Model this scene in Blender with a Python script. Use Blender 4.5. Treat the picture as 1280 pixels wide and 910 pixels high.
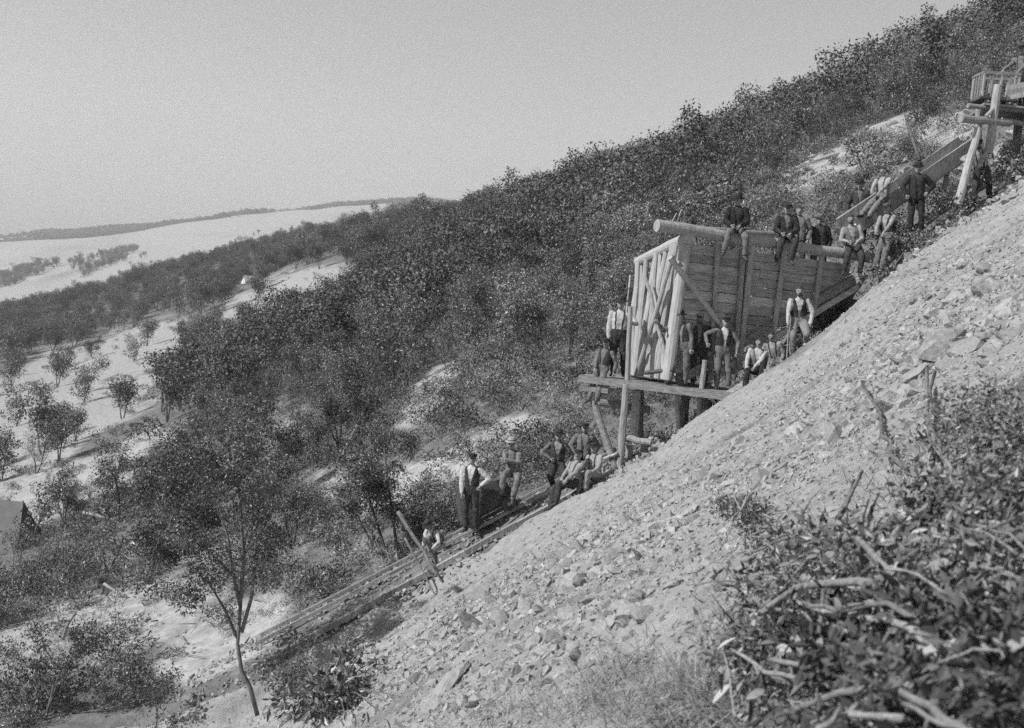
import bpy, bmesh, math, random
import numpy as np
from mathutils import Vector, Matrix, Quaternion

for o in list(bpy.data.objects):
    bpy.data.objects.remove(o)
R = math.radians
SC = bpy.context.scene
COL = SC.collection
random.seed(7)
rng = np.random.default_rng(11)

# ------------------------------------------------------------------ camera
# the plate was shot with the camera rolled a few degrees: posts and men lean, the log of the bin drops to the right
F = 1545.0                     # focal length in pixels of the 1280-wide photograph
ROLL, PITCH = R(5.5), R(3.45)
cam = bpy.data.cameras.new('camera')
cam.sensor_width = 36.0
cam.lens = 36.0 * F / 1280.0
cam.dof.use_dof = True
cam.dof.focus_distance = 26.0
cam.dof.aperture_fstop = 4.5
cam.clip_start = 0.1
cam.clip_end = 20000.0
camo = bpy.data.objects.new('camera', cam)
COL.objects.link(camo)
camo.matrix_world = (Matrix.Rotation(R(90) - PITCH, 4, 'X') @ Matrix.Rotation(ROLL, 4, 'Z'))
SC.camera = camo
CM = np.array(camo.matrix_world.to_3x3())

# ------------------------------------------------------------------ sky, sun, exposure
SUN_DIR = Vector((-0.80, -0.38, 0.76)).normalized()      # towards the sun
elev = math.asin(SUN_DIR.z)
azim = math.atan2(SUN_DIR.x, SUN_DIR.y)
world = bpy.data.worlds.new('World')
SC.world = world
world.use_nodes = True
wn = world.node_tree
wn.nodes.clear()
sky = wn.nodes.new('ShaderNodeTexSky')
sky.sky_type = 'NISHITA'
sky.sun_disc = False
sky.sun_elevation = elev
sky.sun_rotation = azim
sky.dust_density = 0.4
sky.air_density = 1.0
bw = wn.nodes.new('ShaderNodeSeparateColor')                 # the plate is black and white
bg = wn.nodes.new('ShaderNodeBackground')
bg.inputs['Strength'].default_value = 0.062
wo = wn.nodes.new('ShaderNodeOutputWorld')
wn.links.new(sky.outputs[0], bw.inputs[0])
wn.links.new(bw.outputs[2], bg.inputs['Color'])
wn.links.new(bg.outputs[0], wo.inputs['Surface'])
sun = bpy.data.lights.new('sun', 'SUN')
sun.energy = 4.0
sun.angle = R(0.53)
suno = bpy.data.objects.new('sun', sun)
suno.rotation_euler = SUN_DIR.to_track_quat('Z', 'Y').to_euler()
COL.objects.link(suno)
SC.view_settings.view_transform = 'Standard'
SC.view_settings.look = 'None'
SC.view_settings.exposure = 0.38
SC.view_settings.gamma = 1.0
SC.view_settings.use_curve_mapping = False
SC.cycles.max_bounces = 6
SC.cycles.diffuse_bounces = 3
SC.cycles.volume_bounces = 2
SC.cycles.use_denoising = False          # the grain of the plate
SC.cycles.use_adaptive_sampling = True
SC.cycles.adaptive_threshold = 0.03
SC.cycles.adaptive_min_samples = 24

# ------------------------------------------------------------------ helpers
def ray(px, py):
    d = CM @ np.array([(px - 640.0) / F, (455.0 - py) / F, -1.0])
    return d
def at(px, py, Y):
    """the point of the place that stands Y metres in front of the camera at this spot of the photograph"""
    d = ray(px, py)
    d = d / d[1] * Y
    return Vector((float(d[0]), float(d[1]), float(d[2])))
def proj(x, y, z):
    p = np.stack([np.asarray(x, float), np.asarray(y, float), np.asarray(z, float)], -1) @ CM
    w = np.minimum(p[..., 2], -0.05)
    return 640 + F * p[..., 0] / -w, 455 - F * p[..., 1] / -w

def hash2(ix, iy, seed):
    n = (ix.astype(np.int64) * 374761393 + iy.astype(np.int64) * 668265263 + seed * 974634777) & 0x7fffffff
    n = ((n ^ (n >> 13)) * 1274126177) & 0x7fffffff
    n = n ^ (n >> 16)
    return (n & 0xffff) / 65535.0
def vnoise(x, y, seed=0):
    x = np.asarray(x, float); y = np.asarray(y, float)
    ix = np.floor(x); iy = np.floor(y)
    fx = x - ix; fy = y - iy
    fx = fx * fx * (3 - 2 * fx); fy = fy * fy * (3 - 2 * fy)
    ix = ix.astype(np.int64); iy = iy.astype(np.int64)
    a = hash2(ix, iy, seed); b = hash2(ix + 1, iy, seed)
    c = hash2(ix, iy + 1, seed); d = hash2(ix + 1, iy + 1, seed)
    return (a * (1 - fx) + b * fx) * (1 - fy) + (c * (1 - fx) + d * fx) * fy
def fbm(x, y, seed=0, octv=4):
    s = 0; a = 0.5; t = 0
    for k in range(octv):
        s = s + a * (vnoise(x, y, seed + k * 17) - 0.5); t += a
        x = np.asarray(x) * 2.03 + 11.3; y = np.asarray(y) * 2.03 + 4.7; a *= 0.5
    return s / t * 2.0
def sstep(a, b, x):
    t = np.clip((np.asarray(x, float) - a) / (b - a), 0, 1)
    return t * t * (3 - 2 * t)

def link(o, parent=None):
    COL.objects.link(o)
    if parent is not None:
        o.parent = parent
    return o
def tag(o, label=None, cat=None, group=None, kind=None):
    if label: o['label'] = label
    if cat: o['category'] = cat
    if group: o['group'] = group
    if kind: o['kind'] = kind
    return o
def empty(name, loc=(0, 0, 0), label=None, cat=None, group=None):
    o = bpy.data.objects.new(name, None)
    o.location = loc
    o.empty_display_size = 0.1
    link(o)
    return tag(o, label, cat, group)
def mesh_np(name, verts, quads, mats=None, smooth=False, tris=None):
    me = bpy.data.meshes.new(name)
    verts = np.asarray(verts, np.float32)
    nv = len(verts)
    quads = np.asarray(quads, np.int32).reshape(-1, 4) if quads is not None and len(quads) else np.zeros((0, 4), np.int32)
    tr = np.asarray(tris, np.int32).reshape(-1, 3) if tris is not None and len(tris) else np.zeros((0, 3), np.int32)
    me.vertices.add(nv); me.vertices.foreach_set('co', verts.ravel())
    nl = quads.size + tr.size
    me.loops.add(nl); me.loops.foreach_set('vertex_index', np.concatenate([quads.ravel(), tr.ravel()]))
    npoly = len(quads) + len(tr)
    me.polygons.add(npoly)
    st = np.concatenate([np.arange(len(quads)) * 4, quads.size + np.arange(len(tr)) * 3]).astype(np.int32)
    me.polygons.foreach_set('loop_start', st)
    me.polygons.foreach_set('use_smooth', np.full(npoly, bool(smooth)))
    for m in (mats or []):
        me.materials.append(m)
    me.update(calc_edges=True)
    me.validate()
    return me

class MB:
    """collects shapes for ONE mesh object"""
    def __init__(s):
        s.v = []; s.f = []; s.m = []
    def add(s, vs, fs, mi=0):
        n = len(s.v)
        s.v += [tuple(v) for v in vs]
        s.f += [tuple(i + n for i in f) for f in fs]
        s.m += [mi] * len(fs)
    def tube(s, pts, rad, n=8, cap=True, mi=0, flat=1.0, wob=0.0):
        pts = [Vector(p) for p in pts]
        if not hasattr(rad, '__len__'): rad = [rad] * len(pts)
        vs = []; fs = []
        t0 = (pts[1] - pts[0]).normalized()
        up = Vector((0, 0, 1)) if abs(t0.z) < 0.9 else Vector((1, 0, 0))
        a = t0.cross(up).normalized()
        for i, p in enumerate(pts):
            if i == 0: t = pts[1] - pts[0]
            elif i == len(pts) - 1: t = pts[-1] - pts[-2]
            else: t = pts[i + 1] - pts[i - 1]
            t.normalize()
            a = (a - t * a.dot(t)).normalized()
            b = t.cross(a)
            for k in range(n):
                an = 2 * math.pi * k / n
                r = rad[i] * (1 + wob * (random.random() - 0.5))
                vs.append(p + a * (math.cos(an) * r) + b * (math.sin(an) * r * flat))
        for i in range(len(pts) - 1):
            for k in range(n):
                k2 = (k + 1) % n
                fs.append((i * n + k, i * n + k2, (i + 1) * n + k2, (i + 1) * n + k))
        if cap:
            fs.append(tuple(range(n - 1, -1, -1)))
            fs.append(tuple((len(pts) - 1) * n + k for k in range(n)))
        s.add(vs, fs, mi)
    def beam(s, p, q, w, h, up=(0, 0, 1), mi=0, jit=0.0):
        """rectangular timber from p to q, w across, h along up"""
        p = Vector(p); q = Vector(q)
        t = (q - p).normalized()
        u = Vector(up); u = (u - t * u.dot(t)).normalized()
        a = t.cross(u)
        vs = []
        for e in (p, q):
            for (i, j) in ((-1, -1), (1, -1), (1, 1), (-1, 1)):
                vs.append(e + a * (i * w / 2 + jit * random.uniform(-1, 1)) + u * (j * h / 2 + jit * random.uniform(-1, 1)))
        s.add(vs, [(3, 2, 1, 0), (4, 5, 6, 7), (0, 1, 5, 4), (1, 2, 6, 5), (2, 3, 7, 6), (3, 0, 4, 7)], mi)
    def hexa(s, vs, mi=0):
        s.add(vs, [(3, 2, 1, 0), (4, 5, 6, 7), (0, 1, 5, 4), (1, 2, 6, 5), (2, 3, 7, 6), (3, 0, 4, 7)], mi)
    def mesh(s, name, mats, smooth=False):
        me = bpy.data.meshes.new(name)
        me.from_pydata(s.v, [], s.f)
        if not isinstance(mats, (list, tuple)): mats = [mats]
        for m in mats: me.materials.append(m)
        me.polygons.foreach_set('material_index', s.m)
        me.polygons.foreach_set('use_smooth', [smooth] * len(s.f))
        me.update()
        return me
    def build(s, name, mats, parent=None, smooth=False):
        return link(bpy.data.objects.new(name, s.mesh(name, mats, smooth)), parent)

# ------------------------------------------------------------------ materials (all greys: a black and white plate)
def mat_base(name, rough=0.9, spec=0.3):
    m = bpy.data.materials.new(name)
    m.use_nodes = True
    nt = m.node_tree
    b = nt.nodes['Principled BSDF']
    b.inputs['Roughness'].default_value = rough
    b.inputs['Specular IOR Level'].default_value = spec
    return m, nt, b
def ramp(nt, src, stops):
    r = nt.nodes.new('ShaderNodeValToRGB')
    e = r.color_ramp.elements
    while len(e) < len(stops): e.new(0.5)
    for i, (p, v) in enumerate(stops):
        e[i].position = p
        e[i].color = (v, v, v, 1)
    nt.links.new(src, r.inputs[0])
    return r.outputs[0]
def noise(nt, scale, detail=4, rough=0.6, coord='Object', stretch=None, dist=0.0):
    tc = nt.nodes.new('ShaderNodeTexCoord')
    src = tc.outputs[coord]
    if stretch:
        mp = nt.nodes.new('ShaderNodeMapping')
        mp.inputs['Scale'].default_value = stretch
        nt.links.new(src, mp.inputs[0]); src = mp.outputs[0]
    n = nt.nodes.new('ShaderNodeTexNoise')
    n.inputs['Scale'].default_value = scale
    n.inputs['Detail'].default_value = detail
    n.inputs['Roughness'].default_value = rough
    n.inputs['Distortion'].default_value = dist
    nt.links.new(src, n.inputs['Vector'])
    return n.outputs['Fac']
def math_n(nt, op, a, b=None):
    n = nt.nodes.new('ShaderNodeMath'); n.operation = op
    for i, v in enumerate((a, b)):
        if v is None: continue
        if isinstance(v, (int, float)): n.inputs[i].default_value = v
        else: nt.links.new(v, n.inputs[i])
    return n.outputs[0]
def bump(nt, b, h, strength, dist=0.02):
    n = nt.nodes.new('ShaderNodeBump')
    n.inputs['Strength'].default_value = strength
    n.inputs['Distance'].default_value = dist
    nt.links.new(h, n.inputs['Height'])
    nt.links.new(n.outputs[0], b.inputs['Normal'])
def simple_mat(name, lo, hi, scale=6.0, rough=0.9, spec=0.3, bmp=0.0, rand=0.0, stretch=None, island=0.0):
    m, nt, b = mat_base(name, rough, spec)
    f = noise(nt, scale, 5, 0.65, stretch=stretch)
    c = ramp(nt, f, [(0.3, lo), (0.72, hi)])
    if rand:
        oi = nt.nodes.new('ShaderNodeObjectInfo')
        k = math_n(nt, 'ADD', math_n(nt, 'MULTIPLY', oi.outputs['Random'], rand), 1 - rand / 2)
        c = math_n(nt, 'MULTIPLY', c, k)
    if island:
        g = nt.nodes.new('ShaderNodeNewGeometry')
        k = math_n(nt, 'ADD', math_n(nt, 'MULTIPLY', g.outputs['Random Per Island'], island), 1 - island / 2)
        c = math_n(nt, 'MULTIPLY', c, k)
    nt.links.new(c, b.inputs['Base Color'])
    if bmp: bump(nt, b, f, bmp)
    return m
def leaf_mat(name, lo, hi, rough=0.38, spec=0.45, trans=0.0):
    m, nt, b = mat_base(name, rough, spec)
    g = nt.nodes.new('ShaderNodeNewGeometry')
    oi = nt.nodes.new('ShaderNodeObjectInfo')
    c = ramp(nt, g.outputs['Random Per Island'], [(0.0, lo), (0.75, (lo + hi) * 0.5), (1.0, hi)])
    k = math_n(nt, 'ADD', math_n(nt, 'MULTIPLY', oi.outputs['Random'], 1.0), 0.5)
    nt.links.new(math_n(nt, 'MULTIPLY', c, k), b.inputs['Base Color'])
    return m

M = {}
M['log'] = simple_mat('weathered_log', 0.16, 0.40, 7.0, 0.85, 0.25, 0.6, 0.3, (3, 3, .6))
M['pale_log'] = simple_mat('peeled_pale_log', 0.22, 0.46, 6.0, 0.8, 0.25, 0.5, 0.3, (3, 3, .6))
M['slab'] = simple_mat('sunlit_slab', 0.27, 0.46, 6.0, 0.85, 0.2, 0.4, 0.2, (3, 3, .6))  # pale wood of the bin front, sunlit brightness put into its colour
M['plank'] = simple_mat('rough_sawn_plank', 0.22, 0.52, 3.0, 0.9, 0.2, 0.5, 0.75, (1, 1, 7))
M['grey_plank'] = simple_mat('grey_plank', 0.12, 0.33, 9.0, 0.9, 0.2, 0.6, 0.35, (.7, .7, 3))
M['bark'] = simple_mat('scrub_bark', 0.07, 0.19, 7.0, 0.95, 0.15, 0.5, 0.4)
M['dead_wood'] = simple_mat('dead_bleached_wood', 0.13, 0.36, 22.0, 0.95, 0.1, 0.8, 0.6)
M['iron'] = simple_mat('rusty_dark_iron', 0.035, 0.075, 9.0, 0.6, 0.4, 0.3)
M['truck'] = simple_mat('dirty_truck_board', 0.045, 0.10, 4.0, 0.85, 0.25, 0.4, 0.3)
M['rail'] = simple_mat('worn_rail_top', 0.22, 0.36, 8.0, 0.5, 0.4, 0.1)
M['stone'] = simple_mat('spoil_stone', 0.20, 0.38, 5.0, 0.95, 0.15, 0.8, 0.5)
M['rubble'] = simple_mat('spoil_rubble', 0.20, 0.38, 6.0, 0.95, 0.15, 0.4, 0.0, None, 0.5)
M['rock'] = simple_mat('outcrop_rock', 0.20, 0.40, 1.6, 0.95, 0.15, 0.8, 0.3)
M['canvas'] = simple_mat('grey_canvas', 0.12, 0.17, 2.0, 0.95, 0.1, 0.2)
M['white_canvas'] = simple_mat('white_canvas', 0.72, 0.82, 2.0, 0.9, 0.1)
M['leaf'] = leaf_mat('eucalypt_leaf', 0.06, 0.23)
M['leaf_dark'] = leaf_mat('dark_leaf', 0.04, 0.12)
M['leaf_pale'] = leaf_mat('pale_leaf', 0.09, 0.30)
M['leaf_far'] = leaf_mat('far_leaf', 0.055, 0.18, 0.55, 0.4)
M['grass'] = leaf_mat('dry_grass', 0.2, 0.5, 0.8, 0.2)
M['dead_leaf'] = leaf_mat('withered_leaf', 0.18, 0.50, 0.7, 0.3)
M['fern'] = leaf_mat('undergrowth_leaf', 0.06, 0.26, 0.5, 0.4)
M['leaf_shade'] = leaf_mat('matt_shade_leaf', 0.04, 0.13, 0.75, 0.15)  # low matt tone puts the deep shade of the brush into the leaves

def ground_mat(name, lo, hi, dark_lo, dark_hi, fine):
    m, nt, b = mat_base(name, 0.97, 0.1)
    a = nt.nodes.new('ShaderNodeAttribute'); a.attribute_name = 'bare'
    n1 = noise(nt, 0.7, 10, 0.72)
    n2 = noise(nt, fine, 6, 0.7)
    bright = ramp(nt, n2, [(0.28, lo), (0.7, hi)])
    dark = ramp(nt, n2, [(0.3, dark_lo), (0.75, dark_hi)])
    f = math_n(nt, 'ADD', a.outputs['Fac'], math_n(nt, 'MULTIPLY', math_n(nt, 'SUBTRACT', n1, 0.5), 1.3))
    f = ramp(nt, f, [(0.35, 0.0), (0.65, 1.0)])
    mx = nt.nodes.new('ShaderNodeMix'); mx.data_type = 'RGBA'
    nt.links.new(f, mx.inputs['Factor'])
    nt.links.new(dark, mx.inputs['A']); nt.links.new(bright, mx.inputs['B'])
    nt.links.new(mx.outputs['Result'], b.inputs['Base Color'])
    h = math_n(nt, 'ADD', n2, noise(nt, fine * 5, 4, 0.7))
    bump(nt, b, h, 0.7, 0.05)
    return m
M['ground'] = ground_mat('hillside_earth', 0.20, 0.46, 0.08, 0.24, 2.2)
M['spoil'] = ground_mat('spoil_fines', 0.23, 0.39, 0.09, 0.18, 6.0)
# ------------------------------------------------------------------ the lie of the land
PLANE = lambda x, y: -1.5 + 0.78 * x - 0.154 * y
PTS = []                                        # (x, y, z) of the ground
for (x, y) in ((0, 0), (-4, 0), (4, 0), (2.2, 3.5), (6, 3), (0, 7), (4, 8), (8, 8), (2, 13), (7, 14), (11, 15), (-2, 10), (0, 17), (5, 20), (10, 21), (-2.5, 19), (14, 9)):
    PTS.append((x, y, PLANE(x, y) - (.45 if y >= 20 else .15 if y > 12 and x > 1 else 0)))
PTS += [(-9, 4, -6.5), (-8, 14, -8.6), (-14, 18, -9.6), (0, -5, -1.2), (6, -5, 3.0), (-8, -5, -5.5)]
def gp(px, py, Y, down=0.0):
    p = at(px, py, Y)
    PTS.append((p.x, p.y, p.z - down))
CREST = [(310, 900, 25.6), (430, 812, 26.2), (540, 745, 26.7), (620, 692, 27.1), (700, 634, 27.5), (790, 587, 28.0), (850, 546, 28.1), (905, 504, 28.2),
         (960, 471, 28.2), (1000, 443, 28.3), (1060, 394, 28.5), (1120, 338, 28.8), (1180, 300, 29.2), (1280, 236, 29.6), (1420, 140, 30.5)]
for c in CREST:
    gp(*c)
    if 700 < c[0] < 1300: gp(c[0], c[1] + 26, c[2] - 3.0)
# bench behind the crest: the incline and the ground under the bin
for c in ((300, 858, 27.0), (420, 787, 27.5), (540, 724, 28.0), (620, 676, 28.4), (700, 630, 28.9), (790, 602, 29.6), (860, 574, 30.2), (940, 520, 30.4), (1010, 470, 30.4), (1070, 420, 30.6),
          (1110, 345, 31.0), (1160, 290, 31.4), (1230, 250, 31.6), (1280, 215, 32.0),
          (800, 600, 31.5), (880, 545, 32.0), (960, 470, 32.4), (1040, 385, 32.6), (1090, 325, 33.0)):
    gp(*c)
# far bank behind the incline, and the ground at the foot of the heap
for c in ((690, 600, 31.5), (640, 585, 33.0), (560, 610, 33.0), (600, 540, 36.5), (680, 505, 37), (750, 455, 38), (500, 580, 38), (440, 655, 34.5), (380, 730, 31.5), (300, 800, 29.5),
          (200, 835, 29), (100, 870, 28), (0, 905, 27), (-150, 960, 26), (0, 800, 33), (100, 765, 36), (200, 720, 38), (300, 660, 42), (400, 590, 45), (530, 500, 46), (-150, 850, 34),
          (620, 455, 48), (720, 400, 50), (800, 350, 52), (850, 325, 46), (30, 682, 58), (0, 735, 46), (-120, 700, 60), (100, 655, 62), (200, 590, 65), (300, 530, 68), (400, 475, 72),
          (500, 425, 78), (600, 375, 82), (700, 330, 84), (800, 275, 80)):
    gp(*c)
for c in ((20, 600, 82, .5), (50, 560, 95, 1), (150, 510, 112, 1), (250, 458, 128, 1.5), (350, 405, 155, 1.5), (450, 372, 170, 3), (550, 335, 178, 3.5), (650, 285, 170, 3.5), (750, 240, 140, 3.5),
          (0, 480, 160, 1), (100, 445, 180, 1.5), (0, 415, 260, 3), (150, 400, 280, 3), (310, 340, 330, 3), (450, 305, 335, 4), (550, 270, 300, 4), (-200, 520, 160, 1), (-200, 450, 260, 2)):
    gp(*c)
# near ridge, its hidden back, the bright country beyond, the last ridge
for c in ((-250, 420, 340, 3), (0, 388, 345, 4), (100, 362, 365, 4.5), (200, 332, 385, 4.5), (300, 303, 405, 4.5), (400, 284, 430, 4.5), (470, 264, 440, 5),
          (-200, 440, 600, 8), (0, 402, 600, 10), (200, 352, 640, 12), (400, 300, 650, 14),
          (-200, 400, 900, 0), (0, 376, 900, 0), (200, 330, 950, 2), (300, 306, 1000, 4), (430, 272, 1050, 6), (560, 250, 1100, 14),
          (-200, 335, 1500, 0), (0, 312, 1500, 0), (200, 292, 1550, 0), (400, 262, 1600, 0), (560, 243, 1600, 16),
          (-250, 320, 2100, 6), (0, 299, 2100, 8), (150, 287, 2100, 8), (300, 272, 2150, 8), (480, 250, 2200, 8), (560, 244, 2200, 20),
          (-250, 330, 3200, 20), (0, 325, 3200, 20), (300, 310, 3200, 20), (560, 290, 3200, 20)):
    gp(*c)
# skyline of the hill on the right and the flank under it
for c in ((1290, -20, 82, 4), (1180, 14, 86, 4.5), (1090, 60, 92, 4.5), (1000, 104, 98, 4.5), (900, 150, 106, 4.5), (820, 174, 114, 4.5), (740, 205, 125, 4.5), (650, 236, 150, 4.5), (580, 247, 190, 4.5), (500, 256, 280, 5),
          (1180, 60, 120, 6), (1000, 150, 130, 6), (820, 215, 150, 6), (650, 262, 230, 10), (900, 240, 300, 30), (1200, 150, 300, 40), (1400, 0, 200, 20), (900, 280, 900, 60), (1300, 250, 1500, 120), (900, 280, 3000, 120), (1400, 280, 3000, 160),
          (900, 250, 50, 0), (1000, 208, 50, 0), (1100, 165, 50, .3), (1200, 120, 50, .8), (960, 300, 40, .6), (1050, 235, 40, .3), (1130, 210, 40, 0), (1210, 165, 40, 0), (1290, 120, 40, 0), (1290, 65, 58, 2),
          (1160, 85, 66, 2), (1010, 155, 68, 2), (900, 200, 74, 3), (1450, 0, 50, 0), (1500, -100, 90, 4), (1600, 100, 25, 0)):
    gp(*c)
PTS = np.array(PTS)
W0 = 10.0
def warp(x, y):
    x = np.asarray(x, float); y = np.maximum(np.asarray(y, float), -W0 + 1.5)
    return x / (y + W0) * 1.6, np.log((y + W0) / W0) * 1.0
A_, B_ = warp(PTS[:, 0], PTS[:, 1])
V_ = PTS[:, 2] / (PTS[:, 1] + W0)
def tps(r2):
    return 0.5 * r2 * np.log(np.maximum(r2, 1e-12))
n_ = len(A_)
K_ = tps((A_[:, None] - A_[None]) ** 2 + (B_[:, None] - B_[None]) ** 2) + np.eye(n_) * 2e-4
P_ = np.stack([np.ones(n_), A_, B_], 1)
L_ = np.block([[K_, P_], [P_.T, np.zeros((3, 3))]])
W_ = np.linalg.solve(L_, np.concatenate([V_, np.zeros(3)]))
def base_z(x, y):
    x = np.atleast_1d(np.asarray(x, float)); y = np.atleast_1d(np.asarray(y, float))
    sh = x.shape
    a, b = warp(x.ravel(), y.ravel())
    out = np.empty(len(a))
    for i in range(0, len(a), 20000):
        aa = a[i:i + 20000, None]; bb = b[i:i + 20000, None]
        out[i:i + 20000] = tps((aa - A_[None]) ** 2 + (bb - B_[None]) ** 2) @ W_[:n_] + W_[n_] + W_[n_ + 1] * aa[:, 0] + W_[n_ + 2] * bb[:, 0]
    return (out * (np.maximum(y.ravel(), -W0 + 1.5) + W0)).reshape(sh)
CR = np.array([tuple(at(*c)) for c in CREST])
def crest_y(x):
    return np.interp(x, CR[:, 0], CR[:, 1])
def heap_s(x, y):
    """1 inside the spoil heap, 0 outside"""
    s = sstep(1.05, 0.25, y - crest_y(x) + .3 * fbm(np.asarray(x) * .9, np.asarray(x) * .3 + 7, 23, 3)) * sstep(-9.5, -6.6, x + 0.6 * fbm(np.asarray(y) * .4, np.asarray(x) * .4, 5))
    return s
LOW = [(385, 800, 26.85), (440, 768, 27.05), (540, 712, 27.5), (640, 658, 27.9), (700, 626, 28.15), (770, 590, 28.6)]
UPP = [(320, 806, 27.5), (440, 742, 27.95), (540, 690, 28.35), (640, 637, 28.8), (745, 583, 29.25), (800, 556, 29.5)]
def fit_line(c):
    P = np.array([tuple(at(*q)) for q in c]); m = P.mean(0); u, s, vt = np.linalg.svd(P - m); d = vt[0] * np.sign(vt[0][0])
    t = (P - m) @ d
    return Vector(m), Vector(d), t.min(), t.max()
lm, ld, LA, LB = fit_line(LOW)
um, ud, UA, UB = fit_line(UPP)
def track_bed(x, y, z):
    """cut a level bed for the incline into the slope"""
    ly = lm.y + ld.y / ld.x * (x - lm.x); lz = lm.z + ld.z / ld.x * (x - lm.x)
    uy = um.y + ud.y / ud.x * (x - um.x); uz = um.z + ud.z / ud.x * (x - um.x)
    f = np.clip((y - ly) / (uy - ly), 0, 1)
    bed = lz + (uz - lz) * f - .10 + .07 * fbm(x * 2.2, y * 2.2, 61, 3)
    w = sstep(-.75, -.15, y - ly) * sstep(1.9, 1.0, y - uy) * sstep(-7.8, -6.2, x) * sstep(4.6, 3.4, x)
    return z * (1 - w) + bed * w
def bare_mask(px, py, y):
    """bare earth: clearings, slides, tracks; the rest carries litter and scrub"""
    def el(cx, cy, rx, ry, rot=0.0, lo=0, hi=1e9):
        c, s = math.cos(R(rot)), math.sin(R(rot))
        dx = (px - cx) * c + (py - cy) * s; dy = -(px - cx) * s + (py - cy) * c
        e = 1 - np.sqrt((dx / rx) ** 2 + (dy / ry) ** 2)
        return np.clip(e * 1.8, 0, 1) * ((y > lo) & (y < hi))
    m = np.zeros_like(px)
    for a in ((80, 500, 190, 95, -22, 57, 240), (30, 575, 130, 85, -20, 57, 240), (150, 450, 150, 50, -24, 90, 300), (360, 380, 135, 55, -20, 110, 300), (20, 620, 80, 45, -25, 50, 130), (270, 480, 60, 30, -30, 90, 200),
              (535, 492, 80, 26, -48, 40, 60), (590, 565, 110, 26, -32, 31, 44), (640, 540, 50, 22, -20, 31, 48),
              (1080, 175, 120, 42, -22, 36, 66), (1010, 215, 60, 26, -25, 36, 60), (1180, 160, 60, 40, -30, 33, 60), (500, 610, 90, 30, -30, 29, 40),
              (110, 790, 240, 60, -18, 24, 42), (280, 800, 130, 50, -30, 24, 36), (40, 640, 70, 26, -20, 50, 80)):
        m = np.maximum(m, el(*a))
    for (a, wt) in (((150, 575, 150, 60, -25, 58, 110), .7), ((330, 560, 120, 50, -25, 50, 90), .45), ((420, 600, 60, 40, -25, 33, 60), .5), ((250, 690, 150, 60, -20, 30, 60), .4), ((860, 300, 60, 40, -20, 40, 60), .3)):
        m = np.maximum(m, wt * el(*a))
    m = np.maximum(m, 0.92 * ((y > 560)))            # grassed open country beyond the near ridge
    return m
def relief(x, y):
    d = np.maximum(np.asarray(y, float), 2)
    r = 0.10 * fbm(np.asarray(x) * 0.55, np.asarray(y) * 0.55, 3, 4) * sstep(2, 12, d)
    r = r + 0.5 * fbm(np.asarray(x) * 0.13, np.asarray(y) * 0.13, 9, 3) * sstep(36, 60, d)
    r = r + 3.5 * fbm(np.asarray(x) * 0.012, np.asarray(y) * 0.012, 13, 3) * sstep(200, 500, d) + 12 * fbm(np.asarray(x) * 0.005, np.asarray(y) * 0.004, 19, 3) * sstep(800, 1500, d)
    return r
def land_z(x, y):
    return track_bed(np.asarray(x, float), np.asarray(y, float), base_z(x, y) + relief(x, y))
def heap_rough(x, y):
    return 0.16 * fbm(y * .9 + .3 * x, x * .16, 43, 3) + 0.09 * fbm(x * 1.3, y * 1.3, 41, 4) + 0.05 * fbm(x * 5.2, y * 5.2, 47, 4)
def gz(x, y):
    """height of whatever surface one stands on here"""
    x = np.atleast_1d(np.asarray(x, float)); y = np.atleast_1d(np.asarray(y, float))
    return land_z(x, y)
def gz1(x, y):
    return float(gz([x], [y])[0])

def grid(a0, a1, na, y0, y1, nb):
    b0 = math.log((y0 + W0) / W0); b1 = math.log((y1 + W0) / W0)
    aa = np.linspace(a0, a1, na); bb = np.linspace(b0, b1, nb)
    Y = (np.exp(bb) - 1) * W0
    XX = aa[None, :] * (Y[:, None] + W0) / 1.6
    YY = np.repeat(Y[:, None], na, 1)
    return XX.ravel(), YY.ravel()
def grid_faces(na, nb):
    i = np.arange(nb - 1)[:, None] * na + np.arange(na - 1)[None]
    return np.stack([i, i + 1, i + na + 1, i + na], -1).reshape(-1, 4)
def set_attr(me, name, vals):
    at_ = me.attributes.new(name, 'FLOAT', 'POINT')
    at_.data.foreach_set('value', np.asarray(vals, np.float32))

NA, NB = 340, 520
gx, gy = grid(-1.3, 1.3, NA, -7.5, 3300, NB)
gzv = land_z(gx, gy)
S = heap_s(gx, gy)
px_, py_ = proj(gx, gy, gzv)
bare = bare_mask(px_, py_, gy)
bare = bare - np.where(gy > 560, .62 * np.clip(fbm(gx * .011, gy * .006, 51, 4) + .12, 0, 1), .75 * np.clip(fbm(gx * .16, gy * .11, 53, 4) + .05, 0, 1) * sstep(50, 70, gy))
me = mesh_np('hillside', np.stack([gx, gy, gzv - 0.45 * S], -1), grid_faces(NA, NB), [M['ground']], True)
set_attr(me, 'bare', bare)
hillside = link(bpy.data.objects.new('hillside', me))
tag(hillside, 'scrub covered hillside falling to the left with bare clearings', kind='structure')

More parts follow.
